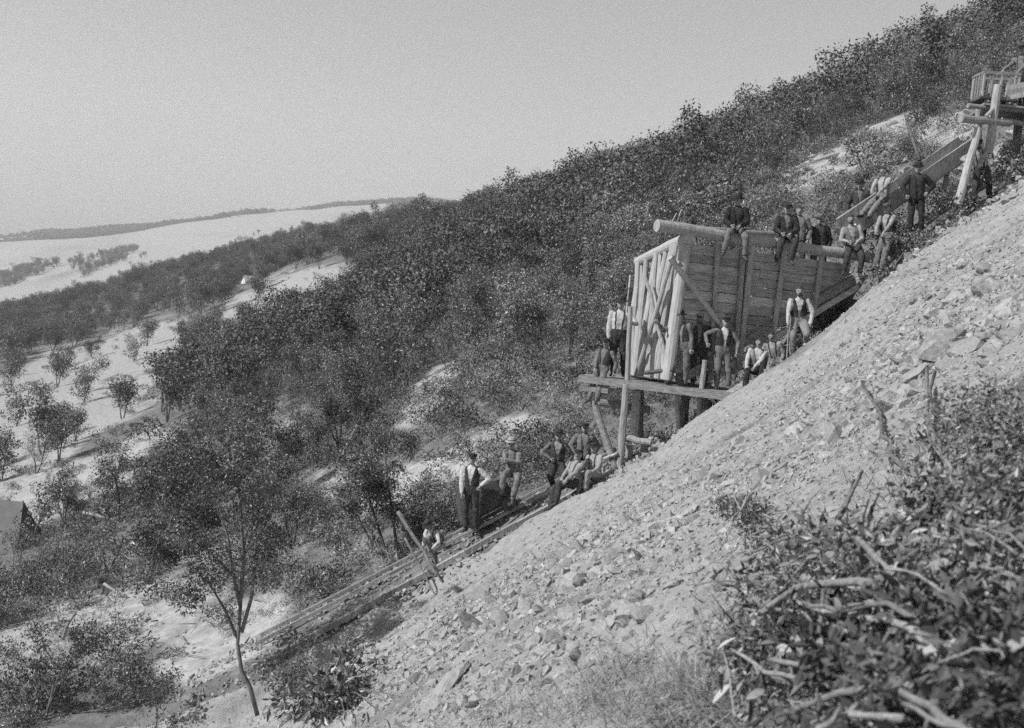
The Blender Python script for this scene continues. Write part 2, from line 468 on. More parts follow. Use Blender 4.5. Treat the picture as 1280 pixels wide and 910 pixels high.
hx0, hx1, hy0, hy1 = -10.0, 17.0, 1.0, 32.0
def heap_grid(st, x0, x1, y0, y1):
    xs = np.arange(x0, x1 + 1e-6, st); ys = np.arange(y0, y1 + 1e-6, st)
    X, Y = np.meshgrid(xs, ys)
    return X.ravel(), Y.ravel(), len(xs), len(ys)
X, Y, nx, ny = heap_grid(0.075, hx0, hx1, hy0, hy1)
S = heap_s(X, Y)
Z = land_z(X, Y) + heap_rough(X, Y) * sstep(.2, .6, S) - np.clip(0.5 - S, 0, 1) * 0.9
qf = grid_faces(nx, ny)
keep = (S[qf] > 0.02).any(1)
qf = qf[keep]
used = np.unique(qf); remap = -np.ones(len(X), int); remap[used] = np.arange(len(used))
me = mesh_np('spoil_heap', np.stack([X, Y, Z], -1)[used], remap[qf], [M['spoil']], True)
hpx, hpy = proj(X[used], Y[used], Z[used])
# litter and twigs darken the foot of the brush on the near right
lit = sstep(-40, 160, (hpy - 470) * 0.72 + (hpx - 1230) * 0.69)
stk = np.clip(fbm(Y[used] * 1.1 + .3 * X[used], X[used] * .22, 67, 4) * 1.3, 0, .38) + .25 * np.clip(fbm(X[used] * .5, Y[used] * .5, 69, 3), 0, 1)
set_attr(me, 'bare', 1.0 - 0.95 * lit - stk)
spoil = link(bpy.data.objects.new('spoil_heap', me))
tag(spoil, 'pale heap of broken mine spoil sloping down to the left', kind='structure')
def hz(x, y):
    x = np.atleast_1d(np.asarray(x, float)); y = np.atleast_1d(np.asarray(y, float))
    s = heap_s(x, y)
    return land_z(x, y) + np.where(s > .45, heap_rough(x, y), 0.0)
def hz1(x, y): return float(hz([x], [y])[0])
HG = Z.reshape(ny, nx)
def heap_fast(x, y):
    i = np.clip((np.asarray(x) - hx0) / .075, 0, nx - 1.001); j = np.clip((np.asarray(y) - hy0) / .075, 0, ny - 1.001)
    a = i.astype(int); b = j.astype(int); u = i - a; v = j - b
    return (HG[b, a] * (1 - u) + HG[b, a + 1] * u) * (1 - v) + (HG[b + 1, a] * (1 - u) + HG[b + 1, a + 1] * u) * v
# ------------------------------------------------------------------ vegetation
def leaf_cloud(centres, radii, n_each, length, width, droop=0.35, squash=0.8, rg=rng, up=0.0):
    """diamond shaped leaves spread through clumps; returns verts, quads"""
    C = np.repeat(np.asarray(centres, float), n_each, 0)
    r = np.repeat(np.asarray(radii, float), n_each)
    n = len(C)
    d = rg.normal(size=(n, 3)); d /= np.linalg.norm(d, axis=1)[:, None] + 1e-9
    rr = r * rg.uniform(0.12, 1.0, n) ** 0.6
    c = C + d * rr[:, None] * np.array([1, 1, squash])
    ax = d * 0.6 + rg.normal(size=(n, 3)) * 0.7; ax[:, 2] += up - droop
    ax /= np.linalg.norm(ax, axis=1)[:, None] + 1e-9
    nr = rg.normal(size=(n, 3)); sd = np.cross(ax, nr); sd /= np.linalg.norm(sd, axis=1)[:, None] + 1e-9
    nn = np.cross(sd, ax)
    L = length * rg.uniform(0.6, 1.3, n)[:, None]; Wd = width * rg.uniform(0.7, 1.25, n)[:, None]
    v = np.empty((n, 4, 3))
    v[:, 0] = c
    v[:, 1] = c + ax * L * 0.45 + sd * Wd * 0.5 + nn * Wd * 0.12
    v[:, 2] = c + ax * L
    v[:, 3] = c + ax * L * 0.45 - sd * Wd * 0.5 + nn * Wd * 0.12
    return v.reshape(-1, 3), np.arange(n * 4).reshape(-1, 4)

def grow(H, stems, rd, spread=0.5, levels=2, lean=(0, 0)):
    """a small eucalypt: several crooked stems, limbs, twig ends. returns MB and tips"""
    mb = MB(); tips = []
    def limb(p, d, ln, r, lev):
        n = 4
        pts = [p.copy()]; rad = [r]
        for i in range(n):
            d = (d + Vector((rd.uniform(-.22, .22), rd.uniform(-.22, .22), rd.uniform(-.05, .16)))).normalized()
            p = p + d * (ln / n)
            pts.append(p.copy()); rad.append(max(0.006, r * (1 - 0.62 * (i + 1) / n)))
        mb.tube(pts, rad, 6 if lev == 0 else 5 if lev == 1 else 4, cap=False)
        if lev >= levels:
            tips.append((pts[-1], lev)); 
            if rd.random() < .5: tips.append((pts[-2], lev))
            return
        k = rd.randint(2, 3) + (1 if lev == 0 else 0)
        for i in range(k):
            j = rd.randint(2, n)
            an = rd.uniform(0, 6.283)
            nd = (d * 0.75 + Vector((math.cos(an), math.sin(an), rd.uniform(0.0, 0.7))) * spread * rd.uniform(.7, 1.3)).normalized()
            limb(pts[j], nd, ln * rd.uniform(0.5, 0.75), rad[j] * 0.75, lev + 1)
        tips.append((pts[-1], lev))
    for s in range(stems):
        an = rd.uniform(0, 6.283) 
        o = 0.12 if stems > 1 else 0.0
        d = Vector((math.cos(an) * o * 2.5 + lean[0], math.sin(an) * o * 2.5 + lean[1], 1)).normalized()
        limb(Vector((math.cos(an) * o * .4, math.sin(an) * o * .4, -0.15)), d, H * rd.uniform(0.45, 0.62), 0.012 * H + 0.016, 0)
    return mb, tips

def tree_meshes(name, H, stems, seed, leaf=0.12, per_tip=70, mat='leaf', rad=0.15, levels=2, spread=.55, lean=(0, 0), bark='bark'):
    rd = random.Random(seed); rg = np.random.default_rng(seed)
    mb, tips = grow(H, stems, rd, spread, levels, lean)
    low = [(rd.gauss(0, .16) * H, rd.gauss(0, .16) * H, rd.uniform(.08, .5) * H) for _ in range(9)]
    c = np.array([tuple(t[0]) for t in tips] + low)
    r = rg.uniform(0.6, 1.35, len(c)) * H * rad
    v, q = leaf_cloud(c, r, per_tip, leaf, leaf * 0.42, rg=rg)
    tr = mb.mesh(name + '_trunk', M[bark], True)
    cr = mesh_np(name + '_crown', v, q, [M[mat]])
    return tr, cr
def scrub_tree(tr, cr, loc, rz, s, label, group=None, name='scrub_tree', cat='tree', tilt=(0, 0)):
    e = empty(name, loc, label, cat, group)
    e.rotation_euler = (tilt[0], tilt[1], rz); e.scale = (s, s, s * random.uniform(.9, 1.12))
    t = link(bpy.data.objects.new('trunk', tr), e)
    c = link(bpy.data.objects.new('crown', cr), e)
    return e

PROTO = []
for k in range(9):
    mt = ['leaf', 'leaf_pale', 'leaf_dark', 'leaf', 'leaf_pale', 'leaf', 'leaf_dark', 'leaf', 'leaf'][k]
    PROTO.append(tree_meshes('scrub%d' % k, 3.4, [2, 3, 1, 2, 3, 1, 2, 4, 2][k], 100 + k, [.13, .10, .16, .12, .12, .15, .11, .13, .14][k], [46, 60, 36, 50, 34, 40, 60, 40, 30][k], mt, [.115, .10, .13, .11, .12, .13, .10, .12, .11][k]))
FARP = []
for k in range(5):
    rd = random.Random(300 + k); rg = np.random.default_rng(300 + k)
    mb, tips = grow(3.8, [1, 2, 2, 1, 3][k], rd, .55, 1)
    c = np.array([tuple(t[0]) for t in tips] + [(rd.uniform(-.7, .7), rd.uniform(-.7, .7), rd.uniform(.5, 3.2)) for _ in range(11)])
    v, q = leaf_cloud(c, rg.uniform(.45, .85, len(c)), 66, .19, .095, rg=rg)
    nv = len(mb.v)
    fq = [f for f in mb.f if len(f) == 4]
    me = mesh_np('far_tree%d' % k, np.concatenate([np.array(mb.v), v]), np.concatenate([np.array(fq), q + nv]), [M['bark'], M['leaf_far']])
    me.polygons.foreach_set('material_index', [0] * len(fq) + [1] * len(q))
    FARP.append(me)
SHRUB = []
for k in range(6):
    rg = np.random.default_rng(500 + k)
    nb = 9
    c = np.stack([rg.normal(0, .28, nb), rg.normal(0, .28, nb), rg.uniform(.05, .42, nb)], -1)
    v, q = leaf_cloud(c, rg.uniform(.14, .28, nb), 48, [.08, .07, .09, .08, .07, .13][k], [.034, .03, .03, .034, .03, .012][k], droop=-.1, rg=rg, up=.25)
    SHRUB.append(mesh_np('shrub%d' % k, v, q, [M[['fern', 'leaf', 'fern', 'leaf_dark', 'leaf_pale', 'grass'][k]]]))

def scatter_object(name, meshes, pts, rot, scl, label, cat=None, group=None, kind='stuff', mats=()):
    """one object that instances the meshes on its own points"""
    me = bpy.data.meshes.new(name)
    me.vertices.add(len(pts)); me.vertices.foreach_set('co', np.asarray(pts, np.float32).ravel())
    for nm, vals in (('rot', rot), ('scl', scl)):
        a_ = me.attributes.new(nm, 'FLOAT', 'POINT'); a_.data.foreach_set('value', np.asarray(vals, np.float32))
    a_ = me.attributes.new('idx', 'INT', 'POINT'); a_.data.foreach_set('value', rng.integers(0, len(meshes), len(pts)).astype(np.int32))
    for m in mats: me.materials.append(m)
    o = link(bpy.data.objects.new(name, me))
    tag(o, label, cat, group, kind)
    ng = bpy.data.node_groups.new(name + '_scatter', 'GeometryNodeTree')
    ng.interface.new_socket('Geometry', in_out='INPUT', socket_type='NodeSocketGeometry')
    ng.interface.new_socket('Geometry', in_out='OUTPUT', socket_type='NodeSocketGeometry')
    N = ng.nodes.new; Lk = ng.links.new
    gi = N('NodeGroupInput'); go = N('NodeGroupOutput')
    iop = N('GeometryNodeInstanceOnPoints')
    iop.inputs['Pick Instance'].default_value = True
    jn = N('GeometryNodeJoinGeometry')
    for me_ in reversed(meshes):
        po = bpy.data.objects.new(me_.name + '_source', me_)
        oi = N('GeometryNodeObjectInfo'); oi.inputs['Object'].default_value = po; oi.inputs['As Instance'].default_value = True
        Lk(oi.outputs['Geometry'], jn.inputs[0])
    def attr(nm, tp='FLOAT'):
        a = N('GeometryNodeInputNamedAttribute'); a.data_type = tp; a.inputs['Name'].default_value = nm
        return a.outputs['Attribute']
    cx = N('ShaderNodeCombineXYZ'); Lk(attr('rot'), cx.inputs['Z'])
    er = N('FunctionNodeEulerToRotation'); Lk(cx.outputs[0], er.inputs[0])
    Lk(gi.outputs[0], iop.inputs['Points']); Lk(jn.outputs[0], iop.inputs['Instance'])
    Lk(attr('idx', 'INT'), iop.inputs['Instance Index'])
    Lk(er.outputs[0], iop.inputs['Rotation']); Lk(attr('scl'), iop.inputs['Scale'])
    Lk(iop.outputs[0], go.inputs[0])
    md = o.modifiers.new('scatter', 'NODES'); md.node_group = ng
    return o

def jitter_grid(y0, y1, st, xk=0.50, extra=4, grow_=0.0):
    out = []
    y = y0
    while y < y1:
        s = st + grow_ * (y - y0)
        hw = xk * y + extra
        n = int(2 * hw / s)
        xs = -hw + (np.arange(n) + rng.uniform(-.45, .45, n)) * s
        out.append(np.stack([xs, y + rng.uniform(-.45, .45, n) * s], -1))
        y += s
    return np.concatenate(out)
def allowed(p, margin):
    x, y = p[:, 0], p[:, 1]
    return (heap_s(x, y) < .02) & (y > crest_y(x) + margin)

def place(y0, y1, st, keep_bare, margin, **kw):
    p = jitter_grid(y0, y1, st, **kw)
    z = gz(p[:, 0], p[:, 1])
    px, py = proj(p[:, 0], p[:, 1], z)
    b = bare_mask(px, py, p[:, 1])
    ok = allowed(p, margin) & (px > -90) & (px < 1370) & (py < 1000)
    ok &= rng.uniform(size=len(p)) > np.minimum(b * 1.6, keep_bare)
    return np.column_stack([p, z, px, py])[ok]

near = place(31, 78, 2.4, .97, 4.5)
# keep the sight line to the men, the bin and the upper chute free of trees
def blocked(r):
    x, y, z, px, py = r
    if y < 44 and 480 < px < 860 and py > 470: return True
    if y < 36 and px > 800: return True
    if y < 52 and 960 < px < 1230 and 130 < py < 260: return random.random() < .75
    if y < 50 and 515 < px < 600 and 430 < py < 560: return True
    if y < 35 and px < 470: return random.random() < .8
    if y < 44 and px < 180 and py > 700: return random.random() < .8
    if px < 120 and y < 57.5 and py < 800: return random.random() < .93
    if px < 230 and 55 < y < 78: return random.random() < .72
    if px < 300 and y < 60: return random.random() < .12
    return False
near = np.array([r for r in near if not blocked(r)])
order = np.argsort(near[:, 1])
near = near[order]
NEAR_N = 280
more_far = near[NEAR_N:]
near = near[:NEAR_N]
LOOK = ['leafy two stemmed', 'pale many stemmed', 'dark single stemmed', 'open two stemmed', 'thin pale many stemmed', 'leafy single stemmed', 'dark fine leaved', 'bushy many stemmed', 'sparse two stemmed']
def tree_label(r, k):
    x, y, z, px, py = r
    L = LOOK[k] + ' scrub tree '
    near_ = 'nearest the incline' if y < 45 else 'half way up' if y < 60 else 'high up'
    if px < 260: return (L + 'on the slope by the grey tent, ' + ('below it' if y < 57 else 'above it'), 'trees on the low slope by the tent')
    if px < 400: return (L + 'above the foot of the incline, ' + near_, 'trees above the incline foot')
    if px < 520: return (L + 'left of the bare slide, ' + near_, 'trees on the gully side')
    if px < 660: return (L + 'above the bare slide, ' + near_, 'trees above the bare slide')
    if px < 800: return (L + 'left of the bin, ' + near_, 'trees on the hillside left of the bin')
    if px < 930: return (L + 'behind the bin, left half, ' + near_, 'trees on the hillside behind the bin')
    if px < 1060: return (L + 'behind the bin, right half, ' + near_, 'trees on the hillside behind the bin')
    return (L + 'on the rocks above the chute, ' + near_, 'trees on the rocky hillside above the chute')
for i, r in enumerate(near):
    kp_ = int(rng.integers(0, len(PROTO))); tl_, gr = tree_label(r, kp_)
    tr, cr = PROTO[kp_]
    s = float(rng.uniform(.5, 1.2)) * (1.0 if r[1] > 42 else .85)
    if r[3] > 960 and r[1] < 60: s *= .62
    scrub_tree(tr, cr, (r[0], r[1], r[2]), float(rng.uniform(0, 6.28)), s, tl_, gr, tilt=(random.uniform(-.1, .1), random.uniform(-.22, .02)))
far1 = place(78, 200, 2.45, .90, 5, grow_=.012)
far2 = place(200, 520, 4.6, .9, 5, xk=.46, grow_=.006)
fa = np.concatenate([more_far, far1, far2])
fa = fa[~((np.abs(fa[:, 3] - 311) < 10) & (fa[:, 1] > 150) & (fa[:, 1] < 324) & (fa[:, 4] < 372))]      # the little tent stands in a gap
sc_ = rng.uniform(.75, 1.35, len(fa)) * np.where(fa[:, 1] > 200, 1.3, 1.12)
scatter_object('forest', FARP, fa[:, :3], rng.uniform(0, 6.28, len(fa)), sc_, 'dense dark scrub forest covering the upper hillside and near ridge', mats=(M['bark'], M['leaf_far']))
# thin lines of trees on the open country and along the last ridge
pr = []
n_try = 26000
fpx = rng.uniform(-150, 660, n_try); fY = np.where(rng.uniform(size=n_try) < .3, rng.normal(2030, 80, n_try), rng.uniform(800, 2050, n_try))
fx = (fpx - 640) / F * fY
fn = fbm(fx * .012, fY * .0045, 5, 3) + .25 * fbm(fx * .05, fY * .02, 8, 2)
band = np.exp(-((fY - 2080) / 110) ** 2) + .75 * np.exp(-((fY - 1780) / 70) ** 2) * (fpx < 330)
okf = fn + band * 1.0 - .22 * (fY < 1550) > .24 + .3 * rng.uniform(size=n_try)
pr = np.stack([fx, fY], -1)[okf]; pz_ = gz(pr[:, 0], pr[:, 1])
scatter_object('far_trees', FARP, np.column_stack([pr, pz_]), rng.uniform(0, 6.28, len(pr)), rng.uniform(.9, 2.4, len(pr)), 'hazy line of trees along the farthest ridge', mats=(M['leaf_far'],))
und = place(26.5, 95, .5, .80, .8, grow_=.009)
dn = fbm(und[:, 0] * .35, und[:, 1] * .35, 77, 3)
ux, uy = und[:, 0], und[:, 1]
onbed = (uy < um.y + ud.y / ud.x * (ux - um.x) + 1.5) & (ux > -7.5) & (ux < 5)
rocky = (und[:, 3] > 985) & (uy < 60) & (rng.uniform(size=len(und)) < .36)
und = und[(dn > -.3) & ~onbed & ~rocky]
clr = place(88, 330, 1.5, .66, 2, grow_=.01)
clr = clr[(rng.uniform(size=len(clr)) < .5) & (fbm(clr[:, 0] * .12, clr[:, 1] * .07, 31, 3) > -.12)]
und = np.concatenate([und, clr])
scatter_object('undergrowth', SHRUB, und[:, :3], rng.uniform(0, 6.28, len(und)), rng.uniform(.45, 1.5, len(und)), 'low leafy undergrowth between the scrub trees', mats=(M['fern'],))
# ------------------------------------------------------------------ timber work
def on_plane(px, py, o, n):
    d = Vector(ray(px, py)); n = Vector(n)
    return d * (Vector(o).dot(n) / d.dot(n))
def log_part(name, p, q, r0, r1, mat, parent, n=10, seg=5, crook=0.02, wob=.05):
    p = Vector(p); q = Vector(q)
    pts = [p.lerp(q, i / seg) + (Vector((random.uniform(-1, 1), random.uniform(-1, 1), random.uniform(-1, 1))) * crook if 0 < i < seg else Vector()) for i in range(seg + 1)]
    mb = MB(); mb.tube(pts, [r0 + (r1 - r0) * i / seg for i in range(seg + 1)], n, True, 0, 1.0, wob)
    return mb.build(name, M[mat] if isinstance(mat, str) else mat, parent, False)
def beam_part(name, p, q, w, h, mat, parent, up=(0, 0, 1), jit=.006):
    mb = MB(); mb.beam(p, q, w, h, up, 0, jit)
    return mb.build(name, M[mat], parent)

# --- ore bin -------------------------------------------------------------
binr = empty('ore_bin', at(850, 480, 29.4), 'timber ore bin of boards and posts with a thick log along its top', 'ore bin')
binr_inv = binr.location.copy()
def loc(v): return Vector(v) - binr_inv
bo = at(853, 300, 29.0); be = at(1078, 330, 31.2)
bu = Vector((be.x - bo.x, be.y - bo.y, 0)).normalized()         # along the wall, to the right
bn = Vector((bu.y, -bu.x, 0))                                   # out of the wall, to the camera
def wall(px, py): return on_plane(px, py, bo, bn)
ws = lambda p: (p - bo).dot(bu)
top_z = lambda s: wall(853, 303).z + (wall(1062, 330).z - wall(853, 303).z) * s / ws(wall(1062, 330))
fl0 = wall(846, 470); fl1 = wall(1066, 343)
def diag_s(z): return ws(fl0) + (z - fl0.z) / (fl1.z - fl0.z) * (ws(fl1) - ws(fl0))
zb = fl0.z + .05; i = 0
smax = ws(wall(1062, 335))
BW = .225
while zb < top_z(0) - .02:
    h = BW * random.uniform(.85, 1.12)
    z1 = min(zb + h - .012, top_z(0) + .1)
    s_lo = .03; e0 = min(diag_s(zb), smax); e1 = min(diag_s(z1), smax)
    off = random.uniform(-.018, .018)
    # keep below the sloping log
    def zz(s, z): return min(z, top_z(s) - .01)
    if e1 > .2:
        P = lambda s, z, d: loc(bo + bu * s + bn * (d + off) + Vector((0, 0, zz(s, z) - bo.z)))
        mid = min(e0, e1) * random.uniform(.42, .58)
        spans = [(s_lo, s_lo, mid - .006, mid - .006), (mid + .006, mid + .006, e0, e1)] if min(e0, e1) > 2.2 and random.random() < .5 else [(s_lo, s_lo, e0, e1)]
        for (a0, a1, b0, b1) in spans:
            if zz(a0, z1) - zz(a0, zb) < .03 or zz(b0, z1) - zz(b0, zb) < .004: 
                if zz(a0, z1) - zz(a0, zb) < .03: continue
            dz = random.uniform(-.012, .012)
            vs = [P(a0, zb, -.045), P(b0, zb, -.045), P(b0, zb + dz, 0), P(a0, zb + dz, 0), P(a1, z1, -.045), P(b1, z1, -.045), P(b1, z1 + dz, 0), P(a1, z1 + dz, 0)]
            mb = MB(); mb.hexa(vs); mb.build('board', M['plank'], binr)
    zb += h; i += 1
# top log and the corner, side posts
def out(p, d): return loc(p + bn * d)
log_part('top_log', out(wall(818, 282), .10), out(wall(1106, 326), .10), .145, .125, 'pale_log', binr, 14, 9, .02, .06)
log_part('corner_post', out(wall(856, 296), .06), out(wall(832, 474), .08), .13, .15, 'slab', binr, 12, 6, .01)
for (x0, y0, x1, y1, r, m) in ((895, 300, 886, 472, .065, 'pale_log'), (938, 305, 921, 462, .085, 'pale_log'), (927, 312, 915, 466, .07, 'log'), (979, 312, 964, 422, .07, 'pale_log'), (1025, 318, 1015, 392, .07, 'pale_log')):
    log_part('side_post', out(wall(x0, y0), .075), out(wall(x1, y1), .075), r, r * .92, m, binr, 8, 5, .008)
log_part('diagonal_brace', out(wall(832, 322), .2), out(wall(899, 410), .2), .075, .07, 'pale_log', binr, 8, 5, .01)
beam_part('floor_beam', out(fl0 + Vector((0, 0, -.1)), .04), out(fl1 + Vector((0, 0, -.12)), .04), .16, .2, 'grey_plank', binr)
beam_part('floor_beam', out(wall(880, 475), .06), out(wall(1070, 358), .06), .12, .14, 'plank', binr)
# sloping floor, back wall
bk = -bn * 2.3
mb = MB(); mb.hexa([out(fl0, -.06), out(fl1, -.06), loc(fl1 + bk), loc(fl0 + bk)] + [v + Vector((0, 0, .06)) for v in (out(fl0, -.06), out(fl1, -.06), loc(fl1 + bk), loc(fl0 + bk))])
mb.build('floor', M['plank'], binr)
for k in range(7):
    za = fl0.z + .1 + k * .34
    if za > top_z(0) - .3: break
    beam_part('back_board', loc(bo + bk + bu * .0 + Vector((0, 0, za - bo.z))), loc(bo + bk + bu * min(smax, diag_s(za) + .2) + Vector((0, 0, za - bo.z))), .05, .32, 'plank', binr)
log_part('back_log', loc(wall(935, 292) + bk * .9 + Vector((0, 0, .12))), loc(wall(1060, 300) + bk * .9 + Vector((0, 0, .1))), .07, .06, 'log', binr)
# front end: leaning pale slabs under a peeled cross log
ft0 = at(858, 297, 28.9); ft1 = at(797, 328, 30.9)
log_part('front_cross_log', loc(ft0 + Vector((.05, -.05, 0))), loc(ft1), .155, .12, 'slab', binr, 14, 6, .01)
fb0 = at(834, 474, 29.1); fb1 = at(784, 468, 30.8)
NF = 19
for k in range(NF):
    a = (k + .5) / NF
    tpx = ft1.lerp(ft0, a); bpx = fb1.lerp(fb0, a)
    cr = random.uniform(-.16, .16)
    p = ft1.lerp(ft0, min(1, max(0, a + cr))) + Vector((-.02, .10, -.05 - random.uniform(0, .05)))
    q = fb1.lerp(fb0, min(1, max(0, a * .86 + .04 - cr * .5))) + Vector((0, .07, 0))
    dd = Vector((-.7, -.4, 0)) * (.05 * (k % 3))
    log_part('front_slab', loc(p + dd), loc(q + dd), .05 + .03 * random.random(), .075 + .04 * random.random(), 'slab', binr, 8, 5, .035, .14)
log_part('front_slab', loc(at(842, 318, 28.75)), loc(at(795, 470, 29.9)), .05, .06, 'slab', binr, 8, 5, .02)
log_part('front_slab', loc(at(806, 345, 29.7)), loc(at(838, 470, 28.85)), .045, .05, 'log', binr, 8, 5, .02)
log_part('chute_lip', loc(at(806, 466, 29.2)), loc(at(842, 462, 28.75)), .05, .05, 'iron', binr, 8, 2, 0)
# sticks poking up behind the log
for (a, b) in (((858, 283), (866, 262)), ((868, 283), (870, 264)), ((852, 281), (860, 266))):
    log_part('stick', out(wall(*a), -.5), out(wall(*b), -.5), .022, .016, 'pale_log', binr, 6, 2, 0)
# legs under the bin
for (x0, y0, x1, y1, Y) in ((884, 478, 882, 545, 29.6), (858, 478, 852, 560, 30.2), (960, 425, 955, 500, 31.0), (1010, 392, 1006, 470, 31.2), (800, 475, 797, 590, 30.7)):
    log_part('leg', loc(at(x0, y0, Y)), loc(at(x1, y1, Y)), .11, .12, 'log', binr, 9, 3, .01)
# ore in the bin
def lump_mesh(name, rg, n=1, mat='stone', sub=2, flat=.7):
    bm = bmesh.new(); bmesh.ops.create_icosphere(bm, subdivisions=sub, radius=1)
    pl = [(Vector(rg.normal(size=3)).normalized(), rg.uniform(.38, .72)) for _ in range(13)]
    for v in bm.verts:
        for d, c in pl:
            t = v.co.dot(d)
            if t > c: v.co -= d * (t - c)
        v.co.z *= flat
        v.co += Vector(rg.normal(size=3)) * .012
    me = bpy.data.meshes.new(name); bm.to_mesh(me); bm.free()
    me.materials.append(M[mat])
    return me
nx_, ny_ = 22, 12
vs = []; 
for j in range(ny_):
    for i in range(nx_):
        s = .1 + (smax - .2) * i / (nx_ - 1); d = -.1 - 2.1 * j / (ny_ - 1)
        p = bo + bu * s + bn * d
        vs.append(loc(Vector((p.x, p.y, top_z(s) - .55 + .25 * math.sin(j * .5 + 1) + .06 * random.random()))))
ore = link(bpy.data.objects.new('ore', mesh_np('ore', [tuple(v) for v in vs], grid_faces(nx_, ny_), [M['stone']])), binr)

# --- working platform under the bin mouth ---------------------------------
pf0 = at(724, 469, 29.4); pf1 = at(918, 499, 28.0)
pz = (pf0.z + pf1.z) / 2
pf0.z = pf1.z = pz
plat = empty('work_platform', at(780, 585, 28.9), 'plank platform on posts below the bin mouth', 'platform')
PL = plat.location.copy()
pu = (pf1 - pf0).normalized(); pn = Vector((-pu.y, pu.x, 0))
beam_part('edge_beam', pf0 - PL + Vector((0, 0, -.02)), pf1 - PL + Vector((0, 0, -.02)), .1, .16, 'grey_plank', plat)
beam_part('edge_beam', pf0 + pn * .05 + pu * .02 + Vector((0, 0, -.25)) - PL, pf0 + pu * .75 + pn * .05 + Vector((0, 0, -.23)) - PL, .08, .12, 'grey_plank', plat)
for k in range(9):
    p = pf0 + pn * (.17 + k * .215); q = pf1 + pn * (.17 + k * .215) + pu * .4
    beam_part('deck_plank', p - PL + Vector((0, 0, .03)) - pu * random.uniform(-.12, .12), q - PL + Vector((0, 0, .03)), .2, .05, 'grey_plank', plat, jit=.008)
for k in (0.6, 2.2, 3.2):
    beam_part('joist', pf0 + pu * k + pn * .06 - PL + Vector((0, 0, -.08)), pf0 + pu * k + pn * 2.1 - PL + Vector((0, 0, -.08)), .12, .14, 'plank', plat)
def pl_post(a, b, Y, r, m, Y2=None): 
    q = at(b[0], b[1], Y2 or Y); q.z = min(q.z, hz1(q.x, q.y) - .02)
    log_part('post', at(a[0], a[1], Y) - PL, q - PL, r, r * 1.05, m, plat, 9, 4, .008)
pl_post((783, 480), (774, 592), 28.95, .085, 'log')
pl_post((741, 500), (773, 596), 29.4, .085, 'grey_plank', 28.9)
pl_post((796, 488), (790, 590), 29.9, .11, 'plank')
pl_post((767, 560), (768, 594), 29.3, .06, 'pale_log')
pl_post((787, 556), (785, 590), 29.2, .085, 'pale_log')
pl_post((806, 552), (801, 584), 29.3, .09, 'pale_log')
pl_post((877, 490), (876, 530), 28.9, .04, 'pale_log')
pl_post((846, 490), (852, 548), 29.6, .06, 'plank')
pl_post((881, 450), (876, 492), 28.9, .06, 'log')
log_part('hand_post', at(788, 383, 29.25) - PL, at(784, 478, 29.25) - PL, .055, .065, 'pale_log', plat, 8, 4, .01)
log_part('cross_log', at(774, 546, 29.05) - PL, at(814, 553, 28.75) - PL, .08, .08, 'log', plat)
log_part('cross_log', at(744, 497, 29.4) - PL, at(786, 485, 29.1) - PL, .07, .055, 'log', plat)
log_part('cross_log', at(750, 503, 30.4) - PL, at(812, 512, 30.2) - PL, .09, .09, 'plank', plat)
log_part('cross_log', at(748, 577, 29.0) - PL, at(772, 566, 28.85) - PL, .035, .035, 'pale_log', plat)
beam_part('ramp_plank', at(903, 497, 28.6) - PL, at(937, 476, 28.9) - PL, .28, .06, 'grey_plank', plat)

# --- incline with its rails ----------------------------------------------
trk = empty('incline_track', at(540, 715, 27.9), 'timber railed incline running down the slope from the platform', 'track')
TL = trk.location.copy()
def line_at_x(m, d, x): return m + d * ((x - m.x) / d.x)
upn = Vector((-ld.z, 0, ld.x)).normalized()
FARO = Vector((-.05, .78, -.02))
nseg = 6
for k in range(nseg):
    a = LA + (LB - LA) * k / nseg; b = LA + (LB - LA) * (k + 1) / nseg - .015
    j1, j2 = random.uniform(-.012, .012), random.uniform(-.012, .012)
    beam_part('stringer', lm + ld * a - TL + Vector((0, j1, j2)), lm + ld * b - TL + Vector((0, j2, j1)), .11, .12, 'log', trk, jit=.012)
    a = UA + (UB - UA) * k / nseg; b = UA + (UB - UA) * (k + 1) / nseg - .015
    for off in (Vector(), FARO):
        beam_part('rail', um + ud * a - TL + off + Vector((0, j2, j1)), um + ud * b - TL + off + Vector((0, j1, j2)), .06, .075, 'pale_log', trk, jit=.008)
for off in (Vector(), FARO):
    beam_part('rail_strap', um + ud * UA + upn * .046 - TL + off, um + ud * UB + upn * .046 - TL + off, .04, .012, 'rail', trk, jit=0)
x = lm.x + ld.x * LA + .3
while x < lm.x + ld.x * LB - 1.2:
    p = line_at_x(lm, ld, x); q = line_at_x(um, ud, x + random.uniform(-.06, .06)) + FARO
    w = (q - p).normalized()
    log_part('sleeper', p - w * random.uniform(.1, .3) - upn * .155 - TL, q + w * .2 - upn * .115 - TL, .06, .05, 'plank', trk, 7, 2, .01)
    x += random.uniform(.75, 1.1)

# --- ore truck on the incline ----------------------------------------------
txx = at(616, 650, 28.7).x
td = ud.normalized(); tcx = FARO.copy(); tcx = (tcx - td * tcx.dot(td)).normalized(); tn = td.cross(tcx).normalized()
if tn.z < 0: tn = -tn
tc = line_at_x(um, ud, txx) + FARO * .5 + tn * .07
truck = empty('ore_truck', tc, 'dark box shaped ore truck standing on the incline', 'ore truck')
T = lambda t, c, n: td * t + tcx * c + tn * n
HW = .42
prof = [(-.70, .20), (.66, .20), (.56, .72), (-.42, .98)]         # side view: the lip stands higher on the downhill end
body = MB()
th = .04
def panel(a, b, c, d, thick, name):
    a, b, c, d = map(Vector, (a, b, c, d)); n = (b - a).cross(d - a).normalized() * thick
    mb = MB(); mb.hexa([a, b, c, d, a + n, b + n, c + n, d + n]); return mb.build(name, M['truck'], truck)
def sidep(t, n, c): return T(t, c, n)
